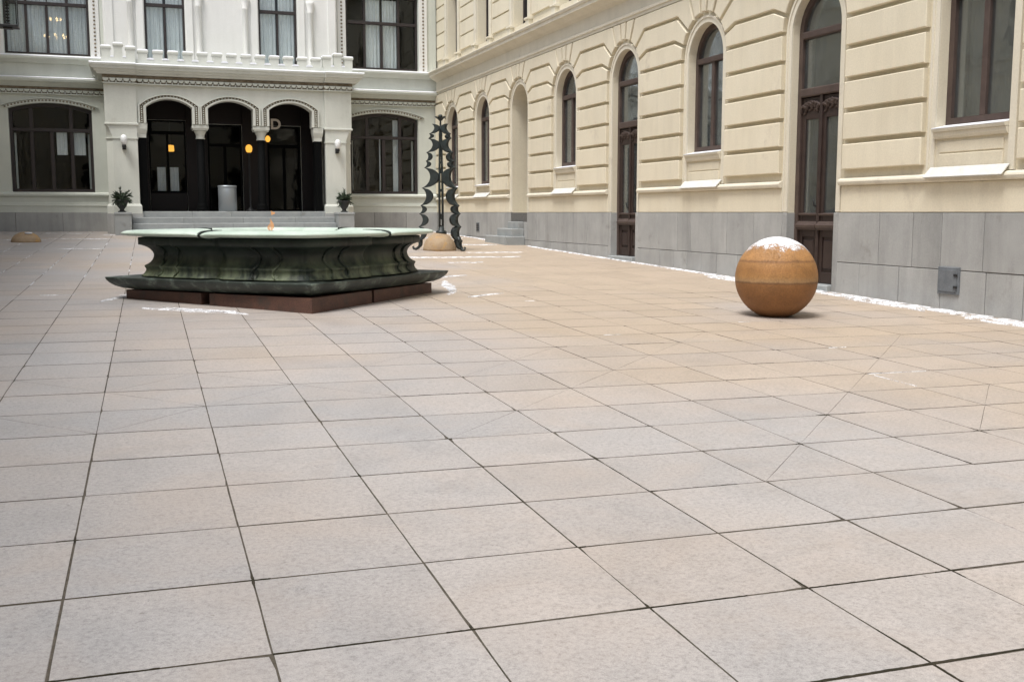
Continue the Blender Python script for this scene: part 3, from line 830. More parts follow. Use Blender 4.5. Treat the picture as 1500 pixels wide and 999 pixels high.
# meter flap and vents on the plinth
mb = MB(); mb.prism([(9.98, 0.37), (10.33, 0.37), (10.33, 0.69), (9.98, 0.69)], RW, 0.03, 0.062, 0.006)
hat = mb.build('wall_hatch', 'greymetal', wing)
mb = MB(); mb.prism([(10.012, 0.40), (10.30, 0.40), (10.30, 0.66), (10.012, 0.66)], RW, 0.062, 0.07, 0.003); mb.build('hatch_door', 'greymetal', hat)
mb = MB()
for z_ in (0.46, 0.6): mb.prism([(9.995, z_-0.015), (10.05, z_-0.015), (10.05, z_+0.015), (9.995, z_+0.015)], RW, 0.069, 0.082, 0.003)
mb.build('hinge', 'iron', hat)
mb = MB(); mb.prism([(28.45, 0.80), (28.72, 0.80), (28.72, 1.05), (28.45, 1.05)], RW, 0.03, 0.05, 0.004); vn = mb.build('vent', 'greymetal', wing)
mb = MB()
for z_ in (0.84, 0.89, 0.94, 0.99): mb.prism([(28.48, z_), (28.69, z_), (28.69, z_+0.025), (28.48, z_+0.025)], RW, 0.049, 0.06, 0.004)
mb.build('slat', 'iron', vn)

# steps to the niche
st = empty('stone_steps', (W-0.3, 25.3, gz(W-0.3, 25.3)), 'three grey stone steps against the plinth below the deep arched doorway', 'steps')
gs = gz(W-0.4, 25.3)
for (xo, ya, yb, z0_, z1_) in ((0.50, 24.75, 26.40, gs-0.03, gs+0.20), (0.32, 24.82, 25.95, gs+0.20, gs+0.385), (0.13, 24.86, 25.66, gs+0.385, 1.10)):
    mb = MB(); mb.box(W-xo, W-0.012, ya, yb, z0_+0.001, z1_, 0.012); mb.build('step', 'stepstone', st)

# ------------------------------------------------------------ rear building
rear = empty('rear_building', (2.7, YB, gz(2.7, YB)), 'pale cream rear facade with broad segmental windows and beaded upper surrounds', 'building')
LWN = (-2.09, 1.08, 1.90, 4.20, 0.17)
RWN = (7.43, 1.08, 1.90, 4.20, 0.17)
PORT = (2.70, 2.9, 0.5, 4.4, 0)
mb = MB()
wall_with_openings(mb, RB, -8.0, W+0.02, 0.3, 5.05, [LWN, (1.0, 0.52, 1.34, 3.98, 0.0), (2.62, 0.5, 1.34, 3.9, 0), (4.35, 0.5, 1.34, 3.9, 0), RWN], 0.30)
mb.build('wall', 'pale', rear)
# upper wall
UL = (-2.07, 1.10, 5.68, 7.9, 0); UR = (7.41, 1.13, 5.68, 7.9, 0)
mb = MB()
wall_with_openings(mb, RB, -8.0, -0.6, 5.05, 10.4, [UL], 0.30)
mb.build('upper_wall', 'pale', rear); mb = MB()
wall_with_openings(mb, RB, 5.95, W+0.02, 5.05, 10.4, [UR], 0.30)
mb.build('upper_wall', 'pale', rear)
def RC(u, z, d): return RB(u, z, d+0.28)
C1 = (1.05, 0.55, 5.50, 8.2, 0); C2 = (4.22, 0.56, 5.50, 8.2, 0)
mb = MB(); wall_with_openings(mb, RC, -0.6, 5.95, 5.05, 10.4, [C1, C2], 0.28)
for uu in (-0.6, 5.95): mb.add([RC(uu, 5.05, 0), RC(uu, 10.4, 0), RC(uu, 10.4, -0.28), RC(uu, 5.05, -0.28)], [(0, 1, 2, 3)])
mb.build('centre_wall', 'pale_bright', rear)
mb = MB(); mould(mb, RB, [(10.2, 0), (10.25, 0.4), (10.45, 0.6), (10.6, 0.65), (10.62, -4.5), (10.2, -4.5)], -8, W+4); mb.build('eaves', 'pale', rear)
# base course, mouldings
for a, b in ((-8.0, -0.62), (6.05, W+0.0)):
    u = a+ (0.0 if a < 0 else 0); k = 0
    mb = MB(); mb.prism([(a, 0.4), (b, 0.4), (b, PL-0.01), (a, PL-0.01)], RB, 0, 0.045); mb.build('plinth_mortar', 'mortar', rear)
    while u < b-0.05:
        v = u+(1.22 if a < 0 else 1.01)
        if b-v < 0.4: v = b
        mb = MB(); mb.prism([(u+0.004, 0.45), (v-0.004, 0.45), (v-0.004, PL), (u+0.004, PL)], RB, -0.01, 0.07, 0.006); mb.build('plinth_stone', 'plinth', rear); u = v
    mb = MB(); mould(mb, RB, [(PL+0.002, 0), (PL+0.002, 0.055), (1.50, 0.055), (1.51, 0.07), (1.55, 0.07), (1.56, 0.05), (1.60, 0.05), (1.61, 0.03), (1.76, 0.03), (1.78, 0.08), (1.82, 0.10), (1.86, 0.09), (1.895, 0.0)], a, b); mb.build('base_moulding', 'pale', rear)
    mb = MB(); mould(mb, RB, [(4.80, 0), (4.80, 0.06), (4.84, 0.10), (4.90, 0.16), (4.93, 0.22), (4.99, 0.24), (5.015, 0.235), (5.04, 0.0)], a, b-0.02); mb.build('cornice', 'pale', rear)
    mb = MB(); mould(mb, RB, [(5.44, 0), (5.44, 0.05), (5.48, 0.10), (5.53, 0.17), (5.57, 0.19), (5.60, 0.19), (5.64, 0.0)], a, b-0.02); mb.build('sill_cornice', 'pale', rear)
    mb = MB(); mould(mb, RB, [(5.016, 0.23), (5.03, 0.24), (5.055, 0.22), (5.06, 0.06), (5.04, 0.02)], a, b-0.03); mb.build('ledge_snow', 'snow', rear)
    mb = MB(); mould(mb, RB, [(5.605, 0.185), (5.62, 0.188), (5.645, 0.16), (5.66, 0.02), (5.645, 0.0)], a, b-0.03); mb.build('ledge_snow', 'snow', rear)
# scalloped corbel band
def scallops(parent, fn, u0, u1, z0, z1, d, pitch=0.15):
    mb = MB(); mb.prism([(u0, z0), (u1, z0), (u1, z1), (u0, z1)], fn, -0.002, d*0.35); bo = mb.build('ornament_band', 'ornament', parent)
    n = int((u1-u0)/pitch); p = (u1-u0)/n; m2 = MB()
    for i in range(n):
        c = u0+(i+0.5)*p; r = p*0.46; zc = z0+(z1-z0)*0.50
        pts = [(c-r, zc+0.012)] + [(c-r*math.cos(PI*k/6), zc-r*math.sin(PI*k/6)) for k in range(7)] + [(c+r, zc+0.012)]
        m2.prism(pts, fn, d*0.3, d*0.95, 0.012)
        c2 = u0+i*p
        if i: m2.prism([(c2-0.018, z0+0.005), (c2+0.018, z0+0.005), (c2+0.018, z0+0.045), (c2-0.018, z0+0.045)], fn, d*0.3, d*0.8, 0.008)
    m2.build('scallop', 'pale', bo)
    bo['kind'] = 'stuff'
    m3 = MB(); m3.prism([(u0, z0-0.03), (u1, z0-0.03), (u1, z0-0.002), (u0, z0-0.002)], fn, -0.002, d*0.8, 0.008); m3.build('fillet', 'pale', bo)
scallops(rear, RB, -5.0, -0.62, 4.62, 4.80, 0.10)
scallops(rear, RB, 6.05, W-0.03, 4.62, 4.80, 0.10)
# beaded heads over the lower windows and beaded jambs above
def beads(parent, fn, pts, d, r, mt='pale'):
    mb = MB()
    for u, z in pts:
        mb.prism([(u-r, z-r*0.9), (u+r, z-r*0.9), (u+r, z+r*0.9), (u-r, z+r*0.9)], fn, 0.0, d, r*0.5)
    o = mb.build('bead_ornament', mt, parent); o['kind'] = 'stuff'; return o
for (uc, h, zb, sp, ri) in (LWN, RWN):
    a_ = arch_pts(uc, h+0.14, sp+0.05, ri+0.05, 26); b_ = arch_pts(uc, h-0.0, sp+0.0, ri, 26)
    mb = MB(); ring(mb, RB, a_, [(u, z+0.004) for u, z in b_], -0.002, 0.03); hd = mb.build('window_head', 'pale', rear)
    mid_ = [((a[0]+b[0])/2, (a[1]+b[1])/2+0.015) for a, b in zip(a_, b_)]
    beads(hd, lambda u, z, d: RB(u, z, d+0.028), mid_, 0.03, 0.022, 'ornament')
    o2 = arch_pts(uc, h+0.17, sp+0.06, ri+0.055, 26)
    mb = MB(); ring(mb, RB, [(u, z+0.022) for u, z in o2], [(u, z-0.004) for u, z in o2], 0.0, 0.055); mb.build('hood_mould', 'pale', hd)
    window(rear, RB, uc, h, zb, sp, ri, 0.22, [-0.52, 0.0, 0.52], 3.63, [-0.52, 0.52], 'darkframe', 0.085, bw=0.10, n=16)
    mb = MB()
    for s_ in (-1, 1): mb.prism([(uc+s_*(h-0.12)-0.025, zb+0.1), (uc+s_*(h-0.12)+0.025, zb+0.1), (uc+s_*(h-0.12)+0.025, 3.55), (uc+s_*(h-0.12)-0.025, 3.55)], RB, -0.40, -0.36)
    mb.build('inner_frame', 'whiteframe', rear)
for (uc, h, zb, sp, ri) in (UL, UR):
    for s_ in (-1, 1):
        c0 = uc+s_*(h+0.14)
        mb = MB(); mb.prism([(c0-0.13, zb-0.03), (c0+0.13, zb-0.03), (c0+0.13, sp+0.2), (c0-0.13, sp+0.2)], RB, -0.002, 0.05, 0.01)
        pl_ = mb.build('jamb', 'pale_bright', rear)
        beads(pl_, lambda u, z, d: RB(u, z, d+0.048), [(c0, zb+0.04+0.105*k) for k in range(22)], 0.022, 0.026, 'ornament')
        c1 = uc+s_*(h+0.36)
        mb = MB(); mb.prism([(c1-0.075, zb-0.03), (c1+0.075, zb-0.03), (c1+0.075, sp+0.2), (c1-0.075, sp+0.2)], RB, -0.002, 0.09, 0.01)
        if not (c1 > W-0.2): mb.build('pilaster_strip', 'pale', rear)
    window(rear, RB, uc, h, zb, sp, ri, 0.20, [-0.53, 0.0, 0.53], 7.08, [-0.53, 0.53], 'darkframe', 0.07, bw=0.07)
for (uc, h, zb, sp, ri) in (C1, C2):
    window(rear, RC, uc, h, zb, sp, ri, 0.18, [0.0], 7.17, [], 'darkframe', 0.06, bw=0.05)
    for s_ in (-1, 1):
        c0 = uc+s_*(h+0.12)
        mb = MB(); mb.prism([(c0-0.10, 5.45), (c0+0.10, 5.45), (c0+0.10, 8.4), (c0-0.10, 8.4)], RC, -0.002, 0.05, 0.012); mb.build('jamb', 'pale_bright', rear)
        c1 = uc+s_*(h+0.38)
        mb = MB(); p_ = RC(c1, 0, 0.05)
        mb.lathe([(0.11, 5.45), (0.11, 5.55), (0.085, 5.58), (0.075, 5.62), (0.072, 7.15), (0.085, 7.17), (0.085, 7.2), (0.075, 7.22), (0.12, 7.42), (0.125, 7.5)], (p_.x, p_.y), 14)
        mb.build('colonnette', 'pale_bright', rear)
for c1 in (-0.45, 5.80):
    mb = MB(); mb.prism([(c1-0.12, 5.05), (c1+0.12, 5.05), (c1+0.12, 8.4), (c1-0.12, 8.4)], RC, -0.002, 0.04, 0.012); mb.build('pilaster_strip', 'pale_bright', rear)
# doors and window of the porch wall
wo = window(rear, RB, 1.0, 0.52, 1.90, 3.98, 0.0, 0.06, [0.0], 3.62, [], 'shaded_blackstone', 0.05, bw=0.06)
mb = MB(); mb.prism([(0.485, 1.34), (1.515, 1.34), (1.515, 1.895), (0.485, 1.895)], RB, -0.2, -0.02, 0.01); mb.build('spandrel_panel', 'shaded_maroon', rear)
for uc in (2.62, 4.35):
    window(rear, RB, uc, 0.5, 1.36, 3.9, 0.0, 0.15, [0.0], 3.3, [], 'shaded_blackstone', 0.06, name='glazed_door', bw=0.09, pane_mat='clear')
# porch lining with shade painted into its maroon
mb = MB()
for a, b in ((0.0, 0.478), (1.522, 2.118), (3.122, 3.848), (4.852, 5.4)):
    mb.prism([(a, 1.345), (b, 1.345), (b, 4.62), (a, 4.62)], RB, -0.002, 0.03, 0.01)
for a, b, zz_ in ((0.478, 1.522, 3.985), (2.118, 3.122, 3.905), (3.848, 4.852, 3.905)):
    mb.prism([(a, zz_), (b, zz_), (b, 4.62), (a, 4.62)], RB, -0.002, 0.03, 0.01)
mb.build('porch_shade_lining', 'shaded_maroon', rear)
# rooms
mb = MB()
for (a, b, z0_, z1_) in ((-5.0, 0.2, 0.9, 5.1), (0.3, 5.3, 1.0, 5.1), (5.4, W-0.05, 0.9, 5.1)):
    ya, yb = YB+0.32, YB+4.5
    v = [(a, yb, z0_), (b, yb, z0_), (b, yb, z1_), (a, yb, z1_), (a, ya, z0_), (b, ya, z0_), (b, ya, z1_), (a, ya, z1_)]
    mb.add(v, [(0, 1, 2, 3), (0, 1, 5, 4), (2, 3, 7, 6), (0, 3, 7, 4), (1, 2, 6, 5)])
for (a, b, z0_, z1_) in ((-5.0, 0.1, 5.2, 9.0), (0.2, 5.5, 5.2, 9.0), (5.7, W-0.05, 5.2, 9.0)):
    ya, yb = YB+0.32, YB+5.5
    v = [(a, yb, z0_), (b, yb, z0_), (b, yb, z1_), (a, yb, z1_), (a, ya, z0_), (b, ya, z0_), (b, ya, z1_), (a, ya, z1_)]
    mb.add(v, [(0, 1, 2, 3), (0, 1, 5, 4), (2, 3, 7, 6), (0, 3, 7, 4), (1, 2, 6, 5)])
mb.build('interior', 'room', rear)
# curtains and pale sheets
for a, b in ((-3.12, -2.62), (-2.58, -2.08), (-2.05, -1.55), (-1.52, -1.02)): curtain(rear, RB, a, b, 5.7, 7.8, -0.28, 'sheer', 0.02, 0.1)
curtain(rear, RB, 6.92, 7.38, 5.7, 7.8, -0.28, 'curtain', 0.02, 0.1); curtain(rear, RB, 7.46, 7.9, 5.7, 7.8, -0.28, 'curtain', 0.02, 0.1)
for uc in (1.05, 4.22):
    curtain(rear, RC, uc-0.5, uc-0.04, 5.5, 8.0, -0.26, 'curtain', 0.02, 0.1); curtain(rear, RC, uc+0.04, uc+0.5, 5.5, 8.0, -0.26, 'curtain', 0.02, 0.1)
curtain(rear, RB, 7.78, 7.94, 1.95, 4.2, -0.42, 'curtain', 0.01, 0.05); curtain(rear, RB, 7.34, 7.38, 1.95, 3.6, -0.42, 'curtain', 0.006, 0.03)  # narrow pale upright strips behind the lower window
curtain(rear, RB, 0.70, 0.94, 1.95, 2.65, -0.4, 'curtain', 0.01, 0.08, 'pale_pane_sheet'); curtain(rear, RB, 1.06, 1.30, 1.95, 2.65, -0.4, 'curtain', 0.01, 0.08, 'pale_pane_sheet')  # pale sheets behind the lower panes of the porch window
curtain(rear, RB, -1.60, -1.22, 2.95, 3.58, -0.3, 'curtain', 0.01, 0.08, 'pale_pane_sheet'); curtain(rear, RB, -1.98, -1.70, 2.95, 3.58, -0.3, 'curtain', 0.01, 0.08, 'pale_pane_sheet')  # pale sheets added as the white blinds' reflection in the pane

# ------------------------------------------------------------ portico
port = empty('entrance_portico', (2.7, 31.2, gz(2.7, 31.2)), 'pale stone portico of three arches with battlemented parapet before the rear facade', 'portico')
PU0, PU1 = -0.63, 6.06
ARCH = [(1.03, 0.60), (2.665, 0.61), (4.325, 0.60)]
ASP, ARI = 4.20, 0.22
ZI = 3.74
# arcade wall over the columns: front and back skins
def arcade(mb, d):
    u = 0.19
    for uc, h in ARCH:
        top = [(uc-h, ZI)] + arch_pts(uc, h, ASP, ARI, 14) + [(uc+h, ZI)]
        mb.add([PF(u, ZI, d), PF(uc-h, ZI, d), PF(uc-h, 4.80, d), PF(u, 4.80, d)], [(0, 1, 2, 3)])
        for a, b in zip(top, top[1:]):
            if b[0]-a[0] > 1e-5: mb.add([PF(*a, d), PF(*b, d), PF(b[0], 4.80, d), PF(a[0], 4.80, d)], [(0, 1, 2, 3)])
        u = uc+h
    mb.add([PF(u, ZI, d), PF(5.29, ZI, d), PF(5.29, 4.80, d), PF(u, 4.80, d)], [(0, 1, 2, 3)])
mb = MB(); TH = 0.40
arcade(mb, 0.0); arcade(mb, -TH)
u = 0.19
for uc, h in ARCH + [(None, None)]:
    e = uc-h if uc else 5.29
    mb.add([PF(u, ZI, 0), PF(e, ZI, 0), PF(e, ZI, -TH), PF(u, ZI, -TH)], [(0, 1, 2, 3)])
    if uc:
        top = [(uc-h, ZI)] + arch_pts(uc, h, ASP, ARI, 14) + [(uc+h, ZI)]
        for a, b in zip(top, top[1:]): mb.add([PF(*a, 0), PF(*b, 0), PF(*b, -TH), PF(*a, -TH)], [(0, 1, 2, 3)])
        u = uc+h
mb.build('arcade', 'porticostone', port)
for uc, h in ARCH:
    def ol(k): return [(uc-h-k, ZI+0.01)] + arch_pts(uc, h+k, ASP+k*0.15, ARI+k*0.42, 18) + [(uc+h+k, ZI+0.01)]
    mb = MB(); ring(mb, PF, ol(0.205), ol(0.165), 0.0, 0.06); ring(mb, PF, ol(0.07), ol(0.002), 0.0, 0.045)
    ar = mb.build('archivolt', 'porticostone', port)
    mid_ = ol(0.118)
    pts = []
    acc = 0; last = mid_[0]
    for a, b in zip(mid_, mid_[1:]):
        L = math.dist(a, b); t = 0.0
        n = max(1, int(L/0.055))
        for k in range(n): pts.append((a[0]+(b[0]-a[0])*(k+0.5)/n, a[1]+(b[1]-a[1])*(k+0.5)/n))
    beads(ar, PF, pts, 0.035, 0.018, 'pale')
    mb = MB(); ring(mb, PF, ol(0.160), ol(0.075), 0.0, 0.006); mb.build('shadow_band', 'ornament', ar)
# piers
def pier(u0, u1, outer):
    p = MB(); p.box(u0, u1, 31.2-0.06, 31.2+0.62, ZI, 4.80); po = p.build('pier', 'porticostone', port)
    # impost
    mb = MB(); mb.box(u0-0.025, u1+0.025, 31.2-0.085, 31.2+0.64, ZI-0.05, ZI-0.001, 0.01); mb.build('impost', 'porticostone', po)
    # chamfered shaft
    c = 0.17; y0, y1 = 31.2-0.05, 31.2+0.6
    s0, s1 = u0+0.01, u1-0.01
    if outer < 0: base = [(s0+c, y0), (s1, y0), (s1, y1), (s0, y1), (s0, y0+c)]
    else: base = [(s0, y0), (s1-c, y0), (s1, y0+c), (s1, y1), (s0, y1)]
    mb = MB(); mb.sweep([[(x, y, z_) for x, y in base] for z_ in (1.34, 3.33)]); mb.build('shaft', 'porticostone', po)
    # squinch capital from square to chamfer
    sq = [(u0, y0), (u0, y0), (s1, y0), (s1, y1), (s0, y1)] if outer < 0 else None
    def corner(t):
        cc = c*(1-t)**0.6 if t < 1 else 0.002
        if outer < 0: return [(s0+cc, y0), (s1, y0), (s1, y1), (s0, y1), (s0, y0+cc)]
        return [(s0, y0), (s1-cc, y0), (s1, y0+cc), (s1, y1), (s0, y1)]
    mb = MB(); mb.sweep([[(x, y, 3.33+0.36*t) for x, y in corner(t)] for t in (0, 0.2, 0.4, 0.6, 0.8, 1.0)]); mb.build('squinch', 'porticostone', po)
    mb = MB(); mb.sweep([[(x+(0.02 if x > (u0+u1)/2 else -0.02), y+(0.02 if y > 31.4 else -0.02), z_) for x, y in base] for z_ in (3.315, 3.345)]); mb.build('necking', 'porticostone', po)
    mb = MB()
    e = 0.05
    mb.sweep([[(x+(k if x > (u0+u1)/2 else -k), y+(k if y > 31.4 else -k), z_) for x, y in base] for z_, k in ((1.30, e), (1.50, e), (1.54, 0.03), (1.56, 0.012))]); mb.build('pier_base', 'porticostone', po)
    mb = MB()
    mb.sweep([[(x+(k if x > (u0+u1)/2 else -k), y+(k if y > 31.4 else -k), z_) for x, y in base] for z_, k in ((0.6, 0.07), (1.299, 0.07))]); mb.build('pier_plinth', 'plinth', po)
pier(-0.63, 0.19, -1); pier(5.29, 6.06, 1)
# columns and capitals
def column(u, y, half=False):
    mb = MB()
    if True:
        mb.lathe([(0.17, 1.36), (0.17, 1.44), (0.15, 1.46), (0.165, 1.50), (0.13, 1.56), (0.115, 1.60), (0.108, 3.36)], (u, y), 18)
    co = mb.build('column', 'shaded_blackstone', port)
    mb = MB()
    mb.lathe([(0.125, 3.36), (0.125, 3.39), (0.112, 3.40), (0.12, 3.48), (0.16, 3.56), (0.185, 3.60)], (u, y), 18)
    w_ = 0.205
    mb.box(u-w_, u+w_, y-w_, y+w_, 3.60, 3.645); mb.box(u-w_-0.02, u+w_+0.02, y-w_-0.02, y+w_+0.02, 3.645, 3.735, 0.02)
    mb.build('capital', 'porticostone', co)
for u in (1.84, 3.50):
    column(u, 31.41)
for u in (0.30, 5.10):
    mb = MB(); mb.box(u-0.10, u+0.10, 31.24, 31.62, 1.36, 3.36); rp = mb.build('pier_side_shade', 'shaded_blackstone', port)  # dark upright added for the shade on each pier's inner side
    mb = MB(); mb.sweep([[(u-a, 31.24-b, z_), (u+a, 31.24-b, z_), (u+a, 31.62, z_), (u-a, 31.62, z_)] for z_, a, b in ((3.36, 0.105, 0.005), (3.45, 0.11, 0.01), (3.56, 0.135, 0.05), (3.60, 0.14, 0.06), (3.735, 0.145, 0.07))]); mb.build('capital', 'porticostone', rp)
# entablature
scallops(port, lambda u, z, d: PF(u, z, d+0.0), 0.22, 5.26, 4.80, 5.00, 0.12)
mb = MB(); mb.box(-0.58, 6.01, 31.2, 32.86, 4.80, 5.02); mb.build('entablature_core', 'porticostone', port)
for a, b in ((-0.66, 0.22), (5.26, 6.09)):
    scallops(port, lambda u, z, d: PF(u, z, d+0.06), a, b, 4.80, 5.00, 0.12)
    mb = MB(); mb.box(a, b, 31.14, 31.8, 4.801, 5.0); mb.build('pier_block', 'porticostone', port)
def corn(u0, u1, off, e0, e1):
    prof = [(5.003, 0), (5.01, 0.10), (5.06, 0.13), (5.08, 0.17), (5.13, 0.19), (5.145, 0.24), (5.22, 0.26), (5.225, 0.28), (5.27, 0.29)]
    mb = MB()
    rings = []
    for z_, d in prof:
        k0, k1 = (d if e0 else 0), (d if e1 else 0)
        y = 31.2-off-d
        rings.append([(u0-k0, y, z_), (u1+k1, y, z_), (u1+k1, 32.88, z_), (u0-k0, 32.88, z_)])
    mb.sweep(rings); mb.build('cornice', 'porticostone', port)
    d = 0.285
    mb = MB(); n = 40; top = []; pr = []
    ua, ub = u0-(d if e0 else -0.002), u1+(d if e1 else -0.002)
    rings = []
    for i in range(n+1):
        u = ua+(ub-ua)*i/n; j = rs.uniform(-0.012, 0.012)
        yf = 31.2-off-d+0.008
        rings.append([(u, yf, 5.262), (u, yf-0.004+j*0.3, 5.285+j*0.3), (u, yf+0.03, 5.305+j*0.6), (u, 31.13-off*0.5, 5.31+j*0.5), (u, 31.13-off*0.5, 5.262)])
    mb.sweep(rings); mb.build('cornice_snow', 'snow', port)
corn(-0.68, 0.20, 0.08, True, False); corn(0.203, 5.277, 0.0, False, False); corn(5.28, 6.12, 0.08, False, True)
# battlements
mb = MB(); mb.box(0.21, 5.27, 31.16, 31.42, 5.274, 5.44); mb.build('parapet', 'porticostone', port)
for a, b in ((-0.66, 0.21), (5.27, 6.10)):
    mb = MB(); mb.box(a, b, 31.08, 31.8, 5.274, 5.46); mb.build('parapet', 'porticostone', port)
def merlon(u, w_, y0, z0_, z1_):
    mb = MB(); mb.box(u-w_/2, u+w_/2, y0, y0+0.2, z0_, z1_-0.09); mo = mb.build('merlon', 'porticostone', port)
    mb = MB(); mb.sweep([[(u-w_/2-k, y0-k, z_), (u+w_/2+k, y0-k, z_), (u+w_/2+k, y0+0.2+k, z_), (u-w_/2-k, y0+0.2+k, z_)] for z_, k in ((z1_-0.095, 0.004), (z1_-0.065, 0.022), (z1_-0.03, 0.022), (z1_, 0.0))]); mb.build('merlon_cap', 'porticostone', mo)
    mb = MB(); mb.sweep([[(u-w_/2-k, y0-k, z_), (u+w_/2+k, y0-k, z_), (u+w_/2+k, y0+0.2+k, z_), (u-w_/2-k, y0+0.2+k, z_)] for z_, k in ((z1_-0.022, 0.020), (z1_+0.004, 0.008), (z1_+0.014, -0.02))]); mb.build('merlon_snow', 'snow', mo)
for i in range(13):
    merlon(0.40+i*(4.68/12), 0.245, 31.17, 5.44, 5.70)
for i in range(12):
    u = 0.40+(i+0.5)*(4.68/12)
    mb = MB(); mb.sweep([[(u-a, 31.15, z_), (u+a, 31.15, z_), (u+a, 31.40, z_), (u-a, 31.40, z_)] for z_, a in ((5.441, 0.10), (5.47, 0.085), (5.49, 0.03))]); mb.build('crenel_snow', 'snow', port)
for c0 in (-0.225, 5.685):
    for k, (du, ww, zt) in enumerate(((-0.31, 0.23, 5.76), (0, 0.22, 5.84), (0.31, 0.23, 5.76))): merlon(c0+du, ww, 31.09, 5.46, zt)
    for du in (-0.155, 0.155):
        mb = MB(); mb.sweep([[(c0+du-a, 31.075, z_), (c0+du+a, 31.075, z_), (c0+du+a, 31.33, z_), (c0+du-a, 31.33, z_)] for z_, a in ((5.461, 0.05), (5.49, 0.04), (5.505, 0.015))]); mb.build('crenel_snow', 'snow', port)
# ceiling with painted-in shade, floor, side walls
mb = MB(); mb.box(0.12, 5.36, 31.61, 32.87, 4.55, 4.795); mb.build('porch_ceiling', 'shaded_maroon', port)
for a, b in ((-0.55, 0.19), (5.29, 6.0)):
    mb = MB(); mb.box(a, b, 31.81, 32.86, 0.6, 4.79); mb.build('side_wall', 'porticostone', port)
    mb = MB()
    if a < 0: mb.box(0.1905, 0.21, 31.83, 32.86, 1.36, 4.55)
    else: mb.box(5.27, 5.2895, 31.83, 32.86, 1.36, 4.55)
    mb.build('porch_shade_lining', 'shaded_maroon', port)
gp = gz(2.7, 30.5)
mb = MB(); mb.box(0.1, 5.4, 31.215, 32.87, 1.2, 1.355); mb.build('porch_floor', 'stepstone', port)
NS = 4
for i in range(NS):
    z1_ = gp+(1.358-gp)*(i+1)/NS; z0_ = gp-0.05 if i == 0 else gp+(1.358-gp)*i/NS+0.001
    yf = 30.36+0.27*i
    cuts = [-0.04, 1.3+0.25*(i % 2), 2.9-0.3*(i % 2), 4.35+0.2*(i % 2), 5.48]
    for a, b in zip(cuts, cuts[1:]):
        mb = MB(); mb.box(a+0.003, b-0.003, yf, 31.6 if i == NS-1 else yf+0.36, z0_, z1_, 0.012); mb.build('step', 'stepstone', port)

# pedestals with potted plants
def pedestal(u0, u1, label):
    g_ = gz(u0, 30.6)
    e = empty('stone_pedestal', ((u0+u1)/2, 30.65, g_), label, 'pedestal', 'pedestals flanking the steps')
    mb = MB(); mb.box(u0, u1, 30.3, 31.06, g_-0.04, 1.27, 0.004); mb.build('block', 'stepstone', e)
    mb = MB(); mb.box(u0-0.012, u1+0.012, 30.288, 31.07, 1.271, 1.335, 0.012); mb.build('cap', 'stepstone', e)
pedestal(-0.48, -0.055, 'grey stone pedestal beside the portico steps, the one farther from the crescent sculpture')
pedestal(5.50, 5.93, 'grey stone pedestal beside the portico steps, the one nearer the crescent sculpture')
def plant(u, seed, label):
    r = random.Random(seed); c = Vector((u, 30.66, 1.335))
    e = empty('potted_plant', c, label, 'plant', 'potted plants on the pedestals')
    mb = MB(); mb.lathe([(0.10, 1.336), (0.11, 1.355), (0.06, 1.38), (0.055, 1.41), (0.12, 1.50), (0.155, 1.60), (0.175, 1.63), (0.18, 1.66), (0.15, 1.665), (0.13, 1.62)], (c.x, c.y), 18); mb.build('urn', 'pot', e)
    mb = MB()
    def sprig(a, b, droop, n, wid):
        a = Vector(a); b = Vector(b); pts = []
        for k in range(n+1):
            t = k/n; p = a.lerp(b, t); p.z -= droop*t*t; pts.append(p)
        mb.tube(pts, [0.007*(1-0.7*k/n)+0.001 for k in range(n+1)], 4)
        for k in range(n):
            d = (pts[k+1]-pts[k]).normalized()
            for q in range(8):
                t = r.random(); p = pts[k].lerp(pts[k+1], t)
                s_ = Vector((r.uniform(-1, 1), r.uniform(-1, 1), r.uniform(-0.5, 0.9))).normalized()
                tip = p + (d*0.6+s_)*wid*r.uniform(0.7, 1.2)
                sd = d.cross(s_).normalized()*0.013
                mb.add([p-sd, p+sd, tip], [(0, 1, 2)])
    top = c+Vector((0, 0, 0.3))
    sprig(top, top+Vector((r.uniform(-.05, .05), 0, 0.34)), 0, 9, 0.07)
    for k in range(46):
        an = k*2.4+r.uniform(-.3, .3); L = r.uniform(0.10, 0.29)
        sprig(top+Vector((0, 0, r.uniform(-.02, .06))), top+Vector((math.cos(an)*L, math.sin(an)*L, r.uniform(0.02, 0.32))), r.uniform(0.04, 0.22), 7, 0.07)
    mb.build('foliage', 'leaf', e, recalc=False)
plant(-0.29, 3, 'dark urn with spreading evergreen on the pedestal farther from the crescent sculpture')
plant(5.71, 5, 'dark urn with spreading evergreen on the pedestal nearer the crescent sculpture')

# ------------------------------------------------------------ lamps, bin, letter
def wall_lamp(u, label):
    e = empty('wall_lamp', (u, 31.13, 3.05), label, 'lamp', 'globe lamps on the portico piers')
    mb = MB(); mb.box(u-0.05, u+0.05, 31.085, 31.149, 3.02, 3.16, 0.008); mb.tube([(u, 31.10, 3.10), (u, 31.02, 3.08), (u, 30.97, 3.10)], 0.014, 6); mb.lathe([(0.035, 3.06), (0.055, 3.08), (0.055, 3.14), (0.05, 3.145)], (u, 30.97), 12); mb.build('bracket', 'iron', e)
    mb = MB(); mb.lathe([(0.045, 3.146), (0.07, 3.18), (0.088, 3.25), (0.09, 3.32), (0.07, 3.38), (0.03, 3.41), (0.005, 3.415)], (u, 30.97), 14); mb.build('glass_globe', 'frost', e)
    mb = MB(); mb.lathe([(0.02, 3.147), (0.035, 3.19), (0.04, 3.25), (0.03, 3.31), (0.004, 3.33)], (u, 30.97), 10); mb.build('bulb', 'whiteframe', e)
wall_lamp(-0.17, 'unlit clear globe wall lamp on the pier nearer the dome boulder')
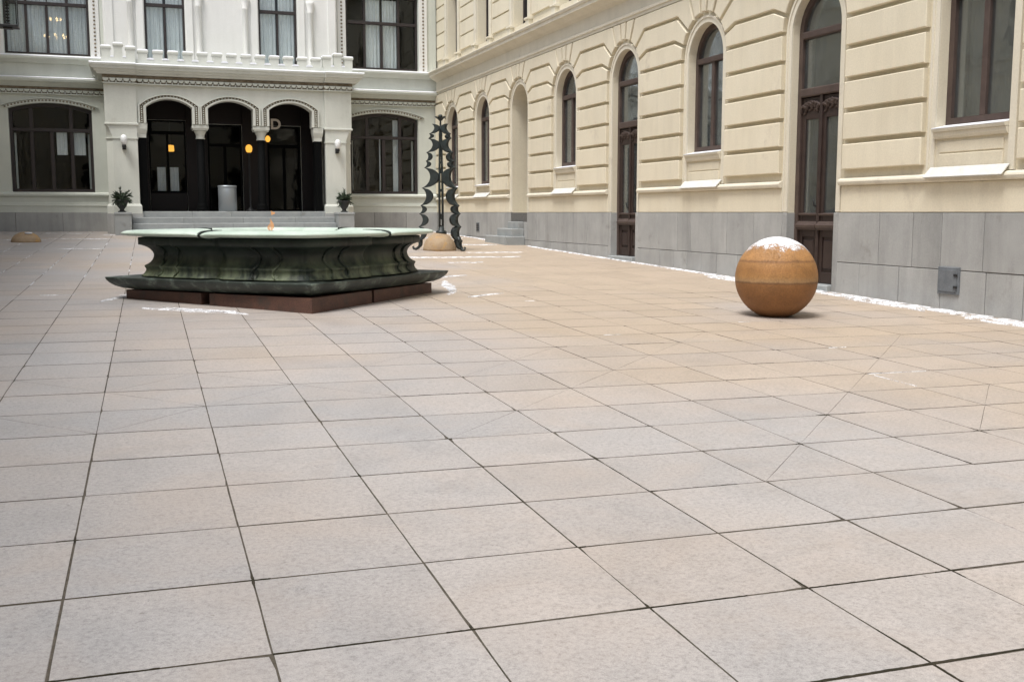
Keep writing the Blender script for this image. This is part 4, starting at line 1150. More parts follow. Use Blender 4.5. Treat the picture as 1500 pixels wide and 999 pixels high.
wall_lamp(5.62, 'unlit clear globe wall lamp on the pier nearer the crescent sculpture')
e = empty('standing_lamp', (3.24, 32.2, 1.356), 'tall black lamp post with lit orange globe inside the porch', 'lamp')
mb = MB(); mb.lathe([(0.15, 1.356), (0.15, 1.39), (0.05, 1.44), (0.028, 1.5), (0.025, 3.0), (0.06, 3.04), (0.05, 3.06)], (3.24, 32.2), 12); mb.build('post', 'iron', e)
mb = MB(); mb.lathe([(0.045, 3.06), (0.08, 3.09), (0.098, 3.17), (0.085, 3.24), (0.045, 3.28), (0.005, 3.29)], (3.24, 32.2), 14); mb.build('globe', 'lamp_orange', e)
e = empty('pendant_lamp', (3.80, 32.3, 3.4), 'small lit orange pendant lamp beside the second dark column', 'lamp')
mb = MB(); mb.tube([(3.80, 32.3, 3.56), (3.80, 32.3, 4.548)], 0.008, 5); mb.build('cord', 'iron', e)
mb = MB(); mb.lathe([(0.03, 3.38), (0.06, 3.41), (0.078, 3.46), (0.07, 3.51), (0.03, 3.56)], (3.80, 32.3), 12); mb.build('globe', 'lamp_orange', e)
e = empty('pendant_lamp', (1.10, 33.5, 3.1), 'lit orange drum lamp behind the glazed panel under the first arch', 'lamp')
mb = MB(); mb.tube([(1.10, 33.5, 3.30), (1.10, 33.5, 5.09)], 0.01, 5); mb.build('cord', 'iron', e)
mb = MB(); mb.lathe([(0.10, 3.12), (0.11, 3.14), (0.10, 3.30), (0.02, 3.31)], (1.10, 33.5), 14); mb.build('shade', 'lamp_orange', e)
e = empty('desk_lamp', (-1.38, 33.75, 5.205), 'small lit lamp behind the net curtain of the chandelier window', 'lamp')
mb = MB(); mb.lathe([(0.12, 5.206), (0.12, 5.23), (0.02, 5.25), (0.015, 5.7)], (-1.38, 33.75), 10); mb.build('stand', 'brass', e)
mb = MB(); mb.lathe([(0.09, 5.70), (0.085, 5.74), (0.05, 5.80), (0.01, 5.81)], (-1.38, 33.75), 10); mb.build('shade', 'lamp_warm', e)
e = empty('chandelier', (-1.93, 34.4, 6.2), 'lit two tier chandelier behind the curtained upper window', 'chandelier')
mb = MB(); mb.tube([(-1.93, 34.4, 6.3), (-1.93, 34.4, 8.98)], 0.012, 6)
for n_, r_, z_ in ((8, 0.30, 6.40), (5, 0.15, 6.88)):
    for k in range(n_):
        a = 2*PI*k/n_; mb.tube([(-1.93, 34.4, z_-0.02), (-1.93+r_*0.6*math.cos(a), 34.4+r_*0.6*math.sin(a), z_-0.08), (-1.93+r_*math.cos(a), 34.4+r_*math.sin(a), z_-0.02)], 0.008, 5)
mb.build('frame', 'brass', e)
for n_, r_, z_ in ((8, 0.30, 6.40), (5, 0.15, 6.88)):
    for k in range(n_):
        a = 2*PI*k/n_; m2 = MB(); m2.lathe([(0.018, z_-0.02), (0.03, z_+0.01), (0.024, z_+0.04), (0.004, z_+0.06)], (-1.93+r_*math.cos(a), 34.4+r_*math.sin(a)), 8); m2.build('bulb', 'lamp_warm', e)
e = empty('litter_bin', (2.53, 31.42, 1.36), 'cylindrical brushed steel bin standing at the head of the portico steps', 'bin')
mb = MB(); mb.lathe([(0.245, 1.36), (0.255, 1.365), (0.255, 2.02), (0.25, 2.03)], (2.53, 31.42), 28); mb.build('body', 'steel', e)
mb = MB(); mb.lathe([(0.262, 2.031), (0.265, 2.04), (0.262, 2.08), (0.23, 2.085), (0.22, 2.05)], (2.53, 31.42), 28); mb.build('rim', 'steel', e)
cu = bpy.data.curves.new('letter', 'FONT'); cu.body = 'D'; cu.size = 0.42; cu.extrude = 0.02; cu.align_x = 'CENTER'; cu.offset = 0.012
to = bpy.data.objects.new('letter_sign_tmp', cu); COL.objects.link(to)
bpy.context.view_layer.update()
me = bpy.data.meshes.new_from_object(to.evaluated_get(bpy.context.evaluated_depsgraph_get()))
bpy.data.objects.remove(to)
me.materials.clear(); me.materials.append(M['brass'])
lt = bpy.data.objects.new('letter_sign', me); COL.objects.link(lt)
lt.location = (4.10, 32.82, 3.80); lt.rotation_euler = (PI/2, 0, 0)
tag(lt, 'pale capital letter D on the dark porch wall under the third arch', 'sign')

# ------------------------------------------------------------ hanging lantern (upper corner)
lc = Vector((-1.11, 12.0, 0)); lz = 3.165
e = empty('hanging_lantern', (lc.x, lc.y, lz), 'black iron framed glass lantern hanging high before the chandelier window', 'lantern')
hw = 0.085
mb = MB(); mb.box(lc.x-hw-0.012, lc.x+hw+0.012, 12-hw-0.012, 12+hw+0.012, lz, lz+0.022, 0.006); mb.box(lc.x-hw*0.5, lc.x+hw*0.5, 12-hw*0.5, 12+hw*0.5, lz-0.015, lz-0.0005); mb.build('base', 'iron', e)
mb = MB()
for sx in (-1, 1):
    for sy in (-1, 1): mb.tube([(lc.x+sx*hw, 12+sy*hw, lz+0.02), (lc.x+sx*hw, 12+sy*hw, lz+0.46)], 0.006, 5)
mb.sweep([[(lc.x-k, 12-k, z_), (lc.x+k, 12-k, z_), (lc.x+k, 12+k, z_), (lc.x-k, 12+k, z_)] for z_, k in ((lz+0.46, 0.11), (lz+0.48, 0.11), (lz+0.58, 0.03), (lz+0.60, 0.012))]); mb.build('frame', 'iron', e)
mb = MB()
for k in range(14): mb.lathe([(0.006, lz+0.023+k*0.03), (0.018, lz+0.033+k*0.03), (0.02, lz+0.042+k*0.03), (0.006, lz+0.053+k*0.03)], (lc.x, 12), 8)
mb.build('twisted_stem', 'iron', e)
for sx, sy in ((1, 0), (-1, 0), (0, 1), (0, -1)):
    mb = MB()
    if sx: mb.box(lc.x+sx*hw-0.0015, lc.x+sx*hw+0.0015, 12-hw+0.008, 12+hw-0.008, lz+0.023, lz+0.459)
    else: mb.box(lc.x-hw+0.008, lc.x+hw-0.008, 12+sy*hw-0.0015, 12+sy*hw+0.0015, lz+0.023, lz+0.459)
    mb.build('pane', 'clear', e)
mb = MB(); mb.tube([(lc.x, 12, lz+0.60), (lc.x, 12, lz+0.80), (lc.x-0.4, 12, lz+0.92), (lc.x-1.5, 12, lz+0.95), (XL+0.005, 12, lz+0.90)], 0.014, 6)
mb.tube([(XL+0.005, 12, lz+0.55), (XL+0.5, 12, lz+0.75), (lc.x-1.2, 12, lz+0.95)], 0.012, 6); mb.build('bracket', 'iron', e)

# ------------------------------------------------------------ fountain
FC = Vector((1.75, 13.40, 0)); fg = gz(FC.x, FC.y)
fo = empty('fountain', (FC.x, FC.y, fg), 'low diamond shaped fountain with pale green copper rim, dark bronze body and brown granite base', 'fountain')
def plan(phi, R, p, notch=0.0, nw=0.05, seams=0.0):
    c, s_ = abs(math.cos(phi)), abs(math.sin(phi))
    r = R/((c**p+s_**p)**(1/p))
    q = phi % (PI/2)
    if notch:
        r -= notch*math.exp(-((q-PI/4)/nw)**2)
    if seams:
        for a in (0.0, 0.19, 0.36, PI/2-0.36, PI/2-0.19, PI/2):
            wv = 0.010 if a in (0.0, PI/2) else 0.016
            r -= seams*math.exp(-((q-a)/wv)**2)
    return r
N = 720
def fring(R, z_, p, notch=0, nw=0.05, seams=0):
    return [(FC.x+plan(2*PI*i/N, R, p, notch, nw, seams)*math.cos(2*PI*i/N), FC.y+plan(2*PI*i/N, R, p, notch, nw, seams)*math.sin(2*PI*i/N), z_) for i in range(N)]
body_prof = [(1.70, 0.585), (1.69, 0.595), (1.665, 0.62), (1.65, 0.645), (1.645, 0.665), (1.655, 0.685), (1.665, 0.70), (1.655, 0.712), (1.625, 0.725), (1.595, 0.745), (1.57, 0.775), (1.555, 0.81), (1.553, 0.84), (1.565, 0.87), (1.59, 0.90), (1.63, 0.928), (1.685, 0.948), (1.72, 0.955), (1.722, 0.99), (1.722, 1.04), (1.60, 1.055)]
mb = MB(); mb.sweep([fring(R, z_, 1.22, 0.10, 0.075, 0.018*(1 if 0.6 < z_ < 0.94 else 0.3)) for R, z_ in body_prof], smooth=True); bo = mb.build('basin_body', 'bronze', fo)
# scroll straps on the body, either side of each corner
for qd in range(4):
    for sg, a0 in ((1, 0.19), (-1, 0.19), (1, 0.36), (-1, 0.36)):
        mb = MB(); pts = []
        for k, (R, z_) in enumerate(body_prof[1:18]):
            wob = 0.035*math.sin((z_-0.6)/0.36*2*PI*1.1+0.6)
            ph = qd*PI/2+sg*(a0+wob)
            r = plan(ph, R, 1.22, 0.10, 0.075)+0.002
            pts.append((FC.x+r*math.cos(ph), FC.y+r*math.sin(ph), z_))
        mb.tube(pts, [0.012+0.007*abs(math.sin(k*0.6)) for k in range(len(pts))], 6); mb.build('scroll_strap', 'bronze', bo)
# rim in four lobes
prof_r = [(-0.30, 1.050), (-0.0, 1.052), (0.10, 1.056), (0.165, 1.068), (0.185, 1.083), (0.18, 1.098), (0.15, 1.112), (0.10, 1.122), (0.0, 1.128), (-0.12, 1.130), (-0.20, 1.126), (-0.27, 1.11), (-0.30, 1.08)]
for qd in range(4):
    rings = []
    gap = 0.012
    nS = 64
    for i in range(nS+1):
        ph = qd*PI/2 - PI/4 + gap + (PI/2-2*gap)*i/nS
        rnd = min(1.0, min(i, nS-i)/4.0); pull = 0.02*(1-rnd)**2
        rings.append([(FC.x+(plan(ph, 1.72, 1.20)+dr-pull*(1 if dr > 0 else 0))*math.cos(ph), FC.y+(plan(ph, 1.72, 1.20)+dr-pull*(1 if dr > 0 else 0))*math.sin(ph), z_-pull*0.6) for dr, z_ in prof_r])
    mb = MB(); mb.sweep(rings, smooth=True); mb.build('rim_segment', 'rim', fo)
mb = MB()
for qd in range(4):
    ph = qd*PI/2+PI/4; pts = []
    for dr, z_ in prof_r[1:11]:
        r = plan(ph, 1.72, 1.20)+dr-0.012; pts.append((FC.x+r*math.cos(ph), FC.y+r*math.sin(ph), z_-0.006))
    mb = MB(); mb.tube(pts, 0.014, 6); mb.build('rim_joint', 'bronze', fo)
# basin floor: frozen water
mb = MB(); mb.add(fring(1.50, 1.00, 1.2), [tuple(range(N))]); mb.build('ice_sheet', 'snow', fo)
# tray
tray_prof = [(1.60, 0.425), (1.78, 0.430), (1.90, 0.445), (1.99, 0.475), (2.05, 0.510), (2.085, 0.545), (2.10, 0.572), (2.092, 0.580), (2.04, 0.572), (1.90, 0.566), (1.75, 0.575), (1.66, 0.585)]
mb = MB(); mb.sweep([fring(R, z_, 1.035, 0, 0.05) for R, z_ in tray_prof], smooth=True); mb.build('tray', 'tray', fo)
# granite plinth blocks
cs = [Vector((FC.x+1.87*math.cos(k*PI/2), FC.y+2.05*math.sin(k*PI/2), 0)) for k in range(4)]
for k in range(4):
    a, b = cs[k], cs[(k+1) % 4]; d = (b-a).normalized(); L = (b-a).length; nn = Vector((d.y, -d.x, 0))
    cut = [0.0, 0.45, 0.47, 1.0] if k != 2 else [0.0, 0.43, 0.475, 1.0]
    for t0, t1 in ((cut[0], cut[1]), (cut[2], cut[3])):
        p0 = a+d*L*t0; p1 = a+d*L*t1
        i0 = p0-nn*0.28 + (d*0.28 if t0 == 0 else Vector()); i1 = p1-nn*0.28 - (d*0.28 if t1 == 1 else Vector())
        v = []
        for z_ in (0, 1):
            for p in (p0, p1, i1, i0): v.append((p.x, p.y, (gz(p.x, p.y)-0.03) if z_ == 0 else 0.424))
        mb = MB(); mb.add(v, [(0, 1, 2, 3), (4, 5, 6, 7), (0, 1, 5, 4), (1, 2, 6, 5), (2, 3, 7, 6), (3, 0, 4, 7)]); mb.build('granite_block', 'granite', fo)
mb = MB(); mb.add([(c.x*0.86+FC.x*0.14, c.y*0.86+FC.y*0.14, z_) for z_ in (0.2, 0.42) for c in cs], [(0, 1, 2, 3), (4, 5, 6, 7), (0, 1, 5, 4), (1, 2, 6, 5), (2, 3, 7, 6), (3, 0, 4, 7)]); mb.build('base_core', 'joint', fo)
# flame over its burner
e = empty('gas_flame', (1.59, 13.4, 1.0), 'small orange gas flame rising over the fountain rim', 'flame')
mb = MB(); mb.lathe([(0.05, 1.002), (0.05, 1.02), (0.025, 1.03), (0.022, 1.10), (0.03, 1.11)], (1.59, 13.4), 10); mb.build('burner', 'iron', e)
mb = MB()
def lick(x, y, z0_, h, r, sway):
    rings = []
    for k in range(9):
        t = k/8; rr = r*(math.sin(PI*min(1, t*1.0+0.08))**0.8)*(1-0.45*t)+0.001
        cx = x+sway*math.sin(t*PI*1.3)
        rings.append([(cx+rr*math.cos(2*PI*i/8), y+rr*0.7*math.sin(2*PI*i/8), z0_+h*t) for i in range(8)])
    mb.sweep(rings, smooth=True)
lick(1.59, 13.4, 1.11, 0.15, 0.026, 0.012); lick(1.57, 13.42, 1.11, 0.09, 0.018, -0.01); lick(1.60, 13.4, 1.30, 0.055, 0.02, 0.01); lick(1.63, 13.4, 1.31, 0.03, 0.012, 0.0)
mb.build('flame_lick', 'flame', e)

# ------------------------------------------------------------ stone ball and domes
bc = Vector((6.66, 10.10, 0)); bg_ = gz(bc.x, bc.y); RBALL = 0.447
prof = []; nz = 26; zc = bg_+RBALL-0.028
for k in range(nz+1):
    a = -PI/2+PI*k/nz; z_ = zc+RBALL*math.sin(a)
    if z_ < bg_-0.01: continue
    prof.append((max(0.001, RBALL*math.cos(a)), z_))
prof = [(math.sqrt(max(0, RBALL**2-(zc-bg_+0.012)**2)), bg_-0.012)] + prof
mb = MB(); mb.lathe(prof, (bc.x, bc.y), 56); ball = mb.build('stone_ball', 'sand', origin=(bc.x, bc.y, bg_))
tag(ball, 'large banded orange sandstone ball resting on the paving near the door', 'stone ball')
# snow cap
r = random.Random(5); mb = MB(); rings = []
nA = 72
edge = [1.02+0.10*math.sin(a*3+1)+0.05*math.sin(a*7)+r.uniform(-0.035, 0.035)+0.10*math.cos(a+2.2) for a in [2*PI*i/nA for i in range(nA)]]
for k in range(11):
    t = 1-k/10
    rings.append([((lambda th, rr: (bc.x+rr*math.sin(th)*math.cos(2*PI*i/nA), bc.y+rr*math.sin(th)*math.sin(2*PI*i/nA), zc+rr*math.cos(th)))(max(0.004, edge[i]*t), RBALL+(-0.004 if k == 0 else 0.0035+0.002*math.sin(i*1.3+k)))) for i in range(nA)])
mb.sweep(rings, smooth=True); tag(mb.build('snow_cap', 'frostcap'), 'thin cap of snow on the orange stone ball', 'snow', kind='stuff')

def dome(x, y, r_, h, label):
    g_ = gz(x, y); mb = MB(); pr = []
    for k in range(13):
        a = PI/2*k/12; pr.append((max(0.001, r_*math.cos(a)), g_-0.012+(h+0.012)*math.sin(a)))
    mb.lathe(pr, (x, y), 36); o = mb.build('stone_dome', 'dome', origin=(x, y, g_)); tag(o, label, 'stone dome')
    return o
dome(-2.36, 26.9, 0.325, 0.235, 'low ochre stone dome with a dab of snow, alone on the paving')
dome(6.34, 22.75, 0.37, 0.39, 'rounded pale ochre stone under the crescent sculpture')
mb = MB(); mb.lathe([(0.001, 0), (0.07, 0.0), (0.09, -0.02), (0.02, -0.06)], (-2.29, 26.76), 10)
for v in mb.v: v.z += gz(-2.3, 26.8)+0.226
tag(mb.build('snow_dab', 'snow'), 'dab of snow on the low ochre stone dome', 'snow', kind='stuff')

# ------------------------------------------------------------ crescent sculpture
SC = Vector((6.38, 22.75, 0)); sg_ = gz(SC.x, SC.y)
su = empty('crescent_sculpture', (SC.x, SC.y, sg_), 'tall dark bronze sculpture of stacked crescents with a flower on top', 'sculpture')
mb = MB()
for dx, dy in ((-0.038, -0.03), (0.038, -0.03), (-0.038, 0.04), (0.038, 0.04)):
    mb.tube([(SC.x+dx, SC.y+dy, sg_+0.35), (SC.x+dx*0.9, SC.y+dy*0.9, 1.9), (SC.x+dx*0.4, SC.y+dy*0.4, 3.1), (SC.x, SC.y, 3.27)], 0.017, 6)
r = random.Random(8)
for k in range(11):
    z_ = 0.98+k*0.2
    if k in (2, 3, 5): continue
    mb.box(SC.x-0.034, SC.x+0.034, SC.y-0.03, SC.y+0.03, z_, z_+r.uniform(0.05, 0.12))
mb.lathe([(0.12, sg_+0.36), (0.12, sg_+0.42), (0.07, sg_+0.44), (0.06, sg_+0.52)], (SC.x, SC.y), 14)
mb.build('post', 'sculpt', su)
TIP = [(0.19, 3.24), (0.25, 3.03), (0.27, 2.93), (0.315, 2.63), (0.33, 2.44), (0.365, 2.30), (0.42, 1.86), (0.455, 1.48), (0.485, 1.30), (0.50, 1.02), (0.53, 0.71), (0.56, 0.545)]
BUL = [0.17, 0.07, 0.24, 0.10, 0.09, 0.32, 0.22, 0.11, 0.17, 0.15, 0.08]
for an in (math.radians(180-19.4+4), math.radians(-19.4-30), math.radians(-19.4+48)):
    dx, dy = math.cos(an), math.sin(an); tx, ty = -dy, dx
    for k in range(len(TIP)-1):
        (r0, z0_), (r1, z1_) = TIP[k], TIP[k+1]
        n = 16; h = z0_-z1_; bl = min(BUL[k], r0*0.85 if k < 6 else 1)
        outer_ = []; inner_ = []
        for i in range(n+1):
            t = i/n; rr = r0+(r1-r0)*t; zz_ = z0_-h*t; s_ = 1-(2*t-1)**2
            outer_.append((rr-bl*0.50*s_**0.75, zz_)); inner_.append((max(0.012, rr-0.016-(bl+0.01)*s_**0.55), zz_))
        pts = outer_+inner_[::-1]
        hw_ = 0.042+0.012*(k > 5)
        mb = MB()
        rings = []
        for w_, off in ((-hw_, 0.0), (-hw_*0.5, 0.018), (0, 0.024), (hw_*0.5, 0.018), (hw_, 0.0)):
            rings.append([(SC.x+dx*(p[0]-off)+tx*w_*(1.0), SC.y+dy*(p[0]-off)+ty*w_, p[1]) for p in pts])
        mb.sweep(rings); mb.build('crescent', 'sculpt', su)
    mb = MB(); zf = gz(SC.x+dx*0.6, SC.y+dy*0.6)
    mb.tube([(SC.x+dx*q, SC.y+dy*q, z_) for q, z_ in ((0.46, 0.80), (0.45, 0.66), (0.50, zf+0.06), (0.56, zf+0.025), (0.61, zf+0.035), (0.625, zf+0.075), (0.60, zf+0.09))], [0.05, 0.045, 0.035, 0.028, 0.025, 0.024, 0.02], 8); mb.build('foot', 'sculpt', su)
mb = MB(); mb.lathe([(0.02, 3.24), (0.018, 3.30), (0.05, 3.33), (0.075, 3.37), (0.06, 3.375), (0.03, 3.35)], (SC.x, SC.y), 12)
for k in range(6):
    a = 2*PI*k/6; c_, s_ = math.cos(a), math.sin(a)
    b0 = Vector((SC.x+0.04*c_, SC.y+0.04*s_, 3.335)); tip = Vector((SC.x+0.135*c_, SC.y+0.135*s_, 3.40)); sd = Vector((-s_, c_, 0))*0.045
    mp_ = b0.lerp(tip, 0.6)
    mb.add([b0-sd*0.5, b0+sd*0.5, mp_+sd, tip, mp_-sd, b0+Vector((0, 0, 0.03)), mp_+Vector((0, 0, 0.03))], [(0, 1, 2, 3, 4), (0, 5, 6, 4), (5, 1, 2, 6), (6, 2, 3), (4, 6, 3), (0, 1, 5)])
mb.lathe([(0.045, 3.37), (0.05, 3.41), (0.035, 3.44), (0.005, 3.445)], (SC.x, SC.y), 10)
mb.build('flower', 'sculpt', su)

# ------------------------------------------------------------ facing wing (outside the frame, mirrored in the panes)
opp = empty('facing_wing', (XL, 14, gz(XL, 14)), 'cream stucco wing facing the doors, mirrored in the window panes', 'building')
mids = [1.5+3.02*i for i in range(10)]
mb = MB(); wall_with_openings(mb, LW, YS_, YB, -0.4, 5.5, [(u, 0.575, 2.3, 3.885, 0.575) for u in mids], 0.35, 8); wall_with_openings(mb, LW, YS_, YB, 5.5, 8.2, [(u, 0.56, 5.9, 7.5, 0) for u in mids], 0.35); mb.build('wall', 'stucco', opp)
mb = MB(); mould(mb, LW, CORN, YS_+0.3, YB-0.02); mb.build('cornice', 'stucco_trim', opp)
mb = MB(); mould(mb, LW, [(8.1, 0), (8.15, 0.15), (8.3, 0.25), (8.4, 0.3), (8.42, -4.5), (8.1, -4.5)], YS_, YB+0.2); mb.build('eaves', 'stucco_trim', opp)  # unseen wing's eaves set low to let more light onto the paving
mb = MB()
for a, b in zip([-2.0]+mids, mids+[YB+0.6]):
    for zlo, zhi in zip(ZJ[1:]+[1.8], ZJ): 
        if zhi-zlo > 0.2: mb.prism([(a+0.72, zlo+0.022), (min(b-0.72, YB-0.02), zlo+0.022), (min(b-0.72, YB-0.02), zhi-0.022), (a+0.72, zhi-0.022)], LW, -0.002, 0.05, 0.01)
o = mb.build('rustication', 'stucco', opp); o['kind'] = 'stuff'
mb = MB(); mb.prism([(-2.0, -0.3), (YB-0.01, -0.3+0.5), (YB-0.01, PL), (-2.0, PL)], LW, 0, 0.04); mb.build('plinth', 'plinth', opp)
for u in mids:
    mb = MB(); mb.prism([(u-0.57, 2.3), (u+0.57, 2.3), (u+0.57, 3.885)] + arch_pts(u, 0.57, 3.885, 0.57, 10)[::-1][1:], LW, -0.34, -0.30); wo = mb.build('window', 'room', opp)
    mb = MB(); mb.prism([(u-0.04, 2.3), (u+0.04, 2.3), (u+0.04, 4.4), (u-0.04, 4.4)], LW, -0.3, -0.26); mb.prism([(u-0.56, 3.8), (u+0.56, 3.8), (u+0.56, 3.88), (u-0.56, 3.88)], LW, -0.299, -0.27); mb.build('frame', 'wood', wo)
    mb = MB(); mb.prism([(u-0.555, 5.9), (u+0.555, 5.9), (u+0.555, 7.49), (u-0.555, 7.49)], LW, -0.34, -0.30); mb.build('upper_window', 'room', opp)

YS = -9.0
def SW(u, z, d): return Vector((u, YS + d, z))
gate = empty('street_wing', (2.7, YS, gz(2.7, YS)), 'cream stucco wing closing the courtyard opposite the portico, mirrored in its panes', 'building')
su_ = [-2.2, 0.8, 3.8, 6.8]
mb = MB(); wall_with_openings(mb, SW, XL-0.3, W+0.3, -0.6, 5.5, [(u, 0.575, 2.3, 3.885, 0.575) for u in su_], 0.35, 8); wall_with_openings(mb, SW, XL-0.3, W+0.3, 5.5, 10.4, [(u, 0.56, 5.9, 8.1, 0) for u in su_], 0.35); mb.build('wall', 'stucco', gate)
mb = MB(); mould(mb, SW, CORN, XL-0.2, W+0.2); mb.build('cornice', 'stucco_trim', gate)
mb = MB(); mould(mb, SW, [(10.2, 0), (10.25, 0.2), (10.45, 0.35), (10.6, 0.4), (10.62, -4.5), (10.2, -4.5)], XL-0.3, W+0.3); mb.build('eaves', 'stucco_trim', gate)
mb = MB()
for a, b in zip([XL-0.6]+su_, su_+[W+0.6]):
    for zlo, zhi in zip(ZJ[1:], ZJ): mb.prism([(a+0.72, zlo+0.022), (b-0.72, zlo+0.022), (b-0.72, zhi-0.022), (a+0.72, zhi-0.022)], SW, -0.002, 0.05, 0.01)
o = mb.build('rustication', 'stucco', gate); o['kind'] = 'stuff'
mb = MB(); mb.prism([(XL, -0.5), (W, -0.5), (W, PL), (XL, PL)], SW, 0, 0.04); mb.build('plinth', 'plinth', gate)
for u in su_:
    mb = MB(); mb.prism([(u-0.57, 2.3), (u+0.57, 2.3), (u+0.57, 3.885)] + arch_pts(u, 0.57, 3.885, 0.57, 10)[::-1][1:], SW, -0.34, -0.30); mb.build('window', 'room', gate)
    mb = MB(); mb.prism([(u-0.555, 5.9), (u+0.555, 5.9), (u+0.555, 8.09), (u-0.555, 8.09)], SW, -0.34, -0.30); mb.build('upper_window', 'room', gate)

# ------------------------------------------------------------ snow on the ground
def snow_strip(pts, name, label, th=0.012):
    """pts: list of (x, y, halfwidth) along a line, real patches on the paving"""
    mb = MB(); rr = random.Random(len(pts)*7+int(pts[0][0]*100))
    P = []
    for (a, b) in zip(pts, pts[1:]):
        L = math.dist(a[:2], b[:2]); n = max(2, int(L/0.06))
        for k in range(n):
            t = k/n; P.append((a[0]+(b[0]-a[0])*t, a[1]+(b[1]-a[1])*t, a[2]+(b[2]-a[2])*t))
    P.append(pts[-1]); rings = []
    for i, (x, y, h) in enumerate(P):
        q = P[min(i+1, len(P)-1)]; q0 = P[max(i-1, 0)]
        d = Vector((q[0]-q0[0], q[1]-q0[1], 0)).normalized(); nn = Vector((-d.y, d.x, 0))
        hl, hr = h*rr.uniform(0.55, 1.15), h*rr.uniform(0.55, 1.15)
        row = []
        for w_, z_ in ((-hl, -0.004), (-hl*0.75, th*0.6), (0, th), (hr*0.75, th*0.6), (hr, -0.004)):
            px = x+nn.x*w_; py = y+nn.y*w_; row.append((px, py, gz(px, py)+z_+rr.uniform(-0.001, 0.001)))
        rings.append(row)
    mb.sweep(rings, closed_ring=False, caps=False, smooth=True)
    return mb
def add_snow(lists, name, label, th=0.012):
    M_ = MB()
    for l in lists:
        q = snow_strip(l, name, label, th); M_.add(q.v, q.f, True)
    tag(M_.build(name, 'frostsnow', recalc=False), label, 'snow', kind='stuff')
# along the foot of the right wing
ll = []
y = 5.0
rw = random.Random(21)
prev = None
while y < 32.0:
    L = rw.uniform(1.2, 3.0)
    h = 0.075 if y > 14 else 0.10
    pts = [(W-0.10-rw.uniform(0, .02), y+L*k/5, h*rw.uniform(0.6, 1.2) if 0 < k < 5 else 0.04) for k in range(6)]
    if not (23.6 < y+L/2 < 26.9): ll.append(pts)
    if y < 15:
        ll.append([(W-0.24-rw.uniform(0, .04), y+L*k/6, rw.uniform(0.01, 0.06)) for k in range(7)])
        ll.append([(W-0.40-rw.uniform(0, .05), y+0.3+L*0.6*k/6, rw.uniform(0.005, 0.03)) for k in range(7)])
    y += L*0.97
add_snow(ll, 'snow_drift', 'thin line of snow along the foot of the cream wing', 0.02)
# patches round the fountain
add_snow([[(0.05, 12.25, 0.02), (0.25, 12.12, 0.10), (0.55, 11.92, 0.12), (0.95, 11.62, 0.06), (1.10, 11.42, 0.01)],
          [(0.25, 12.28, 0.02), (0.6, 12.0, 0.07), (1.0, 11.7, 0.02)],
          [(-0.40, 13.05, 0.01), (-0.25, 13.45, 0.08), (-0.10, 13.75, 0.12), (0.05, 14.0, 0.05)]], 'snow_patch', 'snow patches against the granite base of the fountain')
add_snow([[(3.72, 13.0, 0.02), (3.95, 13.5, 0.06), (4.1, 14.3, 0.10), (4.25, 15.0, 0.05)], [(3.9, 12.7, 0.01), (4.3, 13.0, 0.05), (4.5, 13.1, 0.01)], [(4.3, 15.6, 0.02), (4.6, 15.9, 0.08), (4.9, 16.0, 0.01)]], 'snow_patch', 'snow patches beyond the fountain tray toward the stone ball')
# wide drifts before the sculpture and the steps
ls = []
for (xa, xb, y, h) in ((4.7, 7.4, 20.4, 0.22), (6.7, 8.0, 21.9, 0.14), (7.0, 8.4, 25.0, 0.3), (5.4, 6.1, 18.8, 0.06), (7.4, 8.6, 28.5, 0.5)):
    n = 6; ls.append([(xa+(xb-xa)*k/n, y+rw.uniform(-.1, .1), h*(rw.uniform(0.5, 1.0) if 0 < k < n else 0.05)) for k in range(n+1)])
add_snow(ls, 'snow_patch', 'streaks of snow on the paving before the crescent sculpture and steps')
# on the far left, along the slab joints
ls = []
for c, r0, r1 in ((-2, 22, 34), (-1, 20, 36), (0, 22, 38), (1, 20, 33), (-3, 26, 40)):
    q = r0
    while q < r1:
        L = rw.uniform(0.8, 2.6); a = grid(c, q); b = grid(c, q+L)
        ls.append([(a.x, a.y, 0.006), ((a.x+b.x)/2, (a.y+b.y)/2, rw.uniform(0.008, 0.020)), (b.x, b.y, 0.003)]); q += L+rw.uniform(0.3, 2.4)
for (xa, xb, y, h) in ((-2.0, -0.4, 28.4, 0.16), (-3.0, -2.0, 27.9, 0.1), (-1.5, -0.6, 24.0, 0.06), (-1.1, -0.7, 13.95, 0.03), (-0.8, 0.1, 30.6, 0.25), (-3.4, -1.0, 31.6, 0.3)):
    ls.append([(xa+(xb-xa)*k/5, y+rw.uniform(-.06, .06), h*(rw.uniform(0.5, 1) if 0 < k < 5 else 0.03)) for k in range(6)])
add_snow(ls, 'snow_in_joints', 'snow lying in the slab joints between the fountain and the low dome', 0.006)
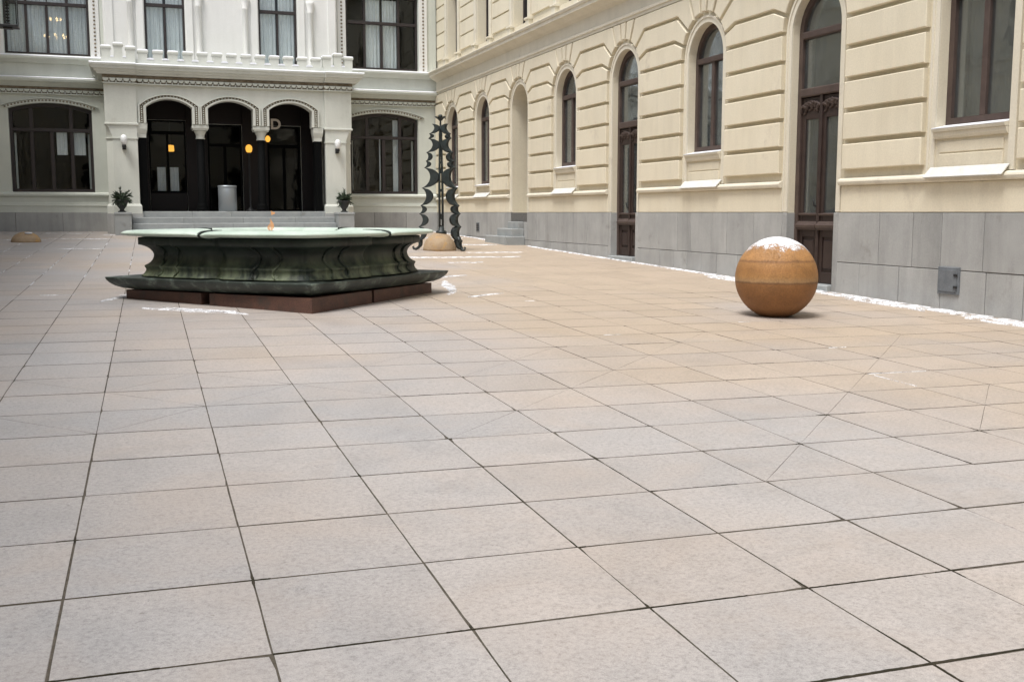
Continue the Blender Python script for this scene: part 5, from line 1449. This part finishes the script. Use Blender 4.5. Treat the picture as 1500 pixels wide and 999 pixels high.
# near the ball, in the joints
ls = []
for (c0, r0, c1, r1, h) in ((10, 5.96, 10.9, 5.965, 0.005), (10.03, 5.1, 10.02, 5.85, 0.004), (8.2, 10, 8.5, 10, 0.006), (10.9, 8, 11.2, 8, 0.005), (11.2, 11, 11.5, 11, 0.008), (8.7, 15, 8.9, 15, 0.02), (6.3, 17, 6.5, 17, 0.02)):
    if not h: continue
    a = grid(c0, r0); b = grid(c1, r1)
    n = 7; ls.append([(a.x+(b.x-a.x)*k/n, a.y+(b.y-a.y)*k/n, h*rw.uniform(0.3, 1.1) if 0 < k < n else 0.003) for k in range(n+1)])
add_snow(ls, 'snow_in_joints', 'thin snow lying in the slab joints around the stone ball', 0.004)

# moss and dirt filling the wider joints
M['moss'] = surface('joint_moss', (0.028, 0.027, 0.016), (0.055, 0.045, 0.03), 30, 0.95, 120, 0.3, 0.3)
rm = random.Random(77)
mo_ = MB()
def moss(c0, r0, c1, r1, h):
    a = grid(c0, r0); b = grid(c1, r1); n = max(4, int(math.dist(a, b)/0.03))
    q = snow_strip([(a.x+(b.x-a.x)*k/n, a.y+(b.y-a.y)*k/n, h*0.7*rm.uniform(0.25, 1.2) if 0 < k < n else 0.001) for k in range(n+1)], '', '', 0.0025)
    mo_.add(q.v, q.f, True)
moss(4.2, -1, 7.0, -1, 0.010); moss(5.0, -1.9, 5.0, -0.6, 0.008); moss(8-0.14, 4, 8.12, 4, 0.022)
for c, r in ((3, 0), (4, 0), (5, 0), (6, 0), (5, 3), (9, 3), (4, 4), (6, 4), (7, 3), (2, 1), (4, 1), (1, 2), (3, 3)):
    L = rm.uniform(0.05, 0.2); moss(c, r-L*rm.random(), c, r+L, rm.uniform(0.006, 0.012))
    L = rm.uniform(0.04, 0.15); moss(c-L, r, c+L*rm.random(), r, rm.uniform(0.005, 0.009))
for k in range(40):
    c = rm.randrange(0, 13); r = rm.randrange(-1, 11); L = rm.uniform(0.1, 0.8)
    if rm.random() < 0.5: moss(c, r, c, r+L, rm.uniform(0.003, 0.006))
    else: moss(c, r, c+L, r, rm.uniform(0.003, 0.007))
tag(mo_.build('joint_moss', 'moss', recalc=False), 'dark moss and dirt in the joints between the paving slabs', 'moss', kind='stuff')
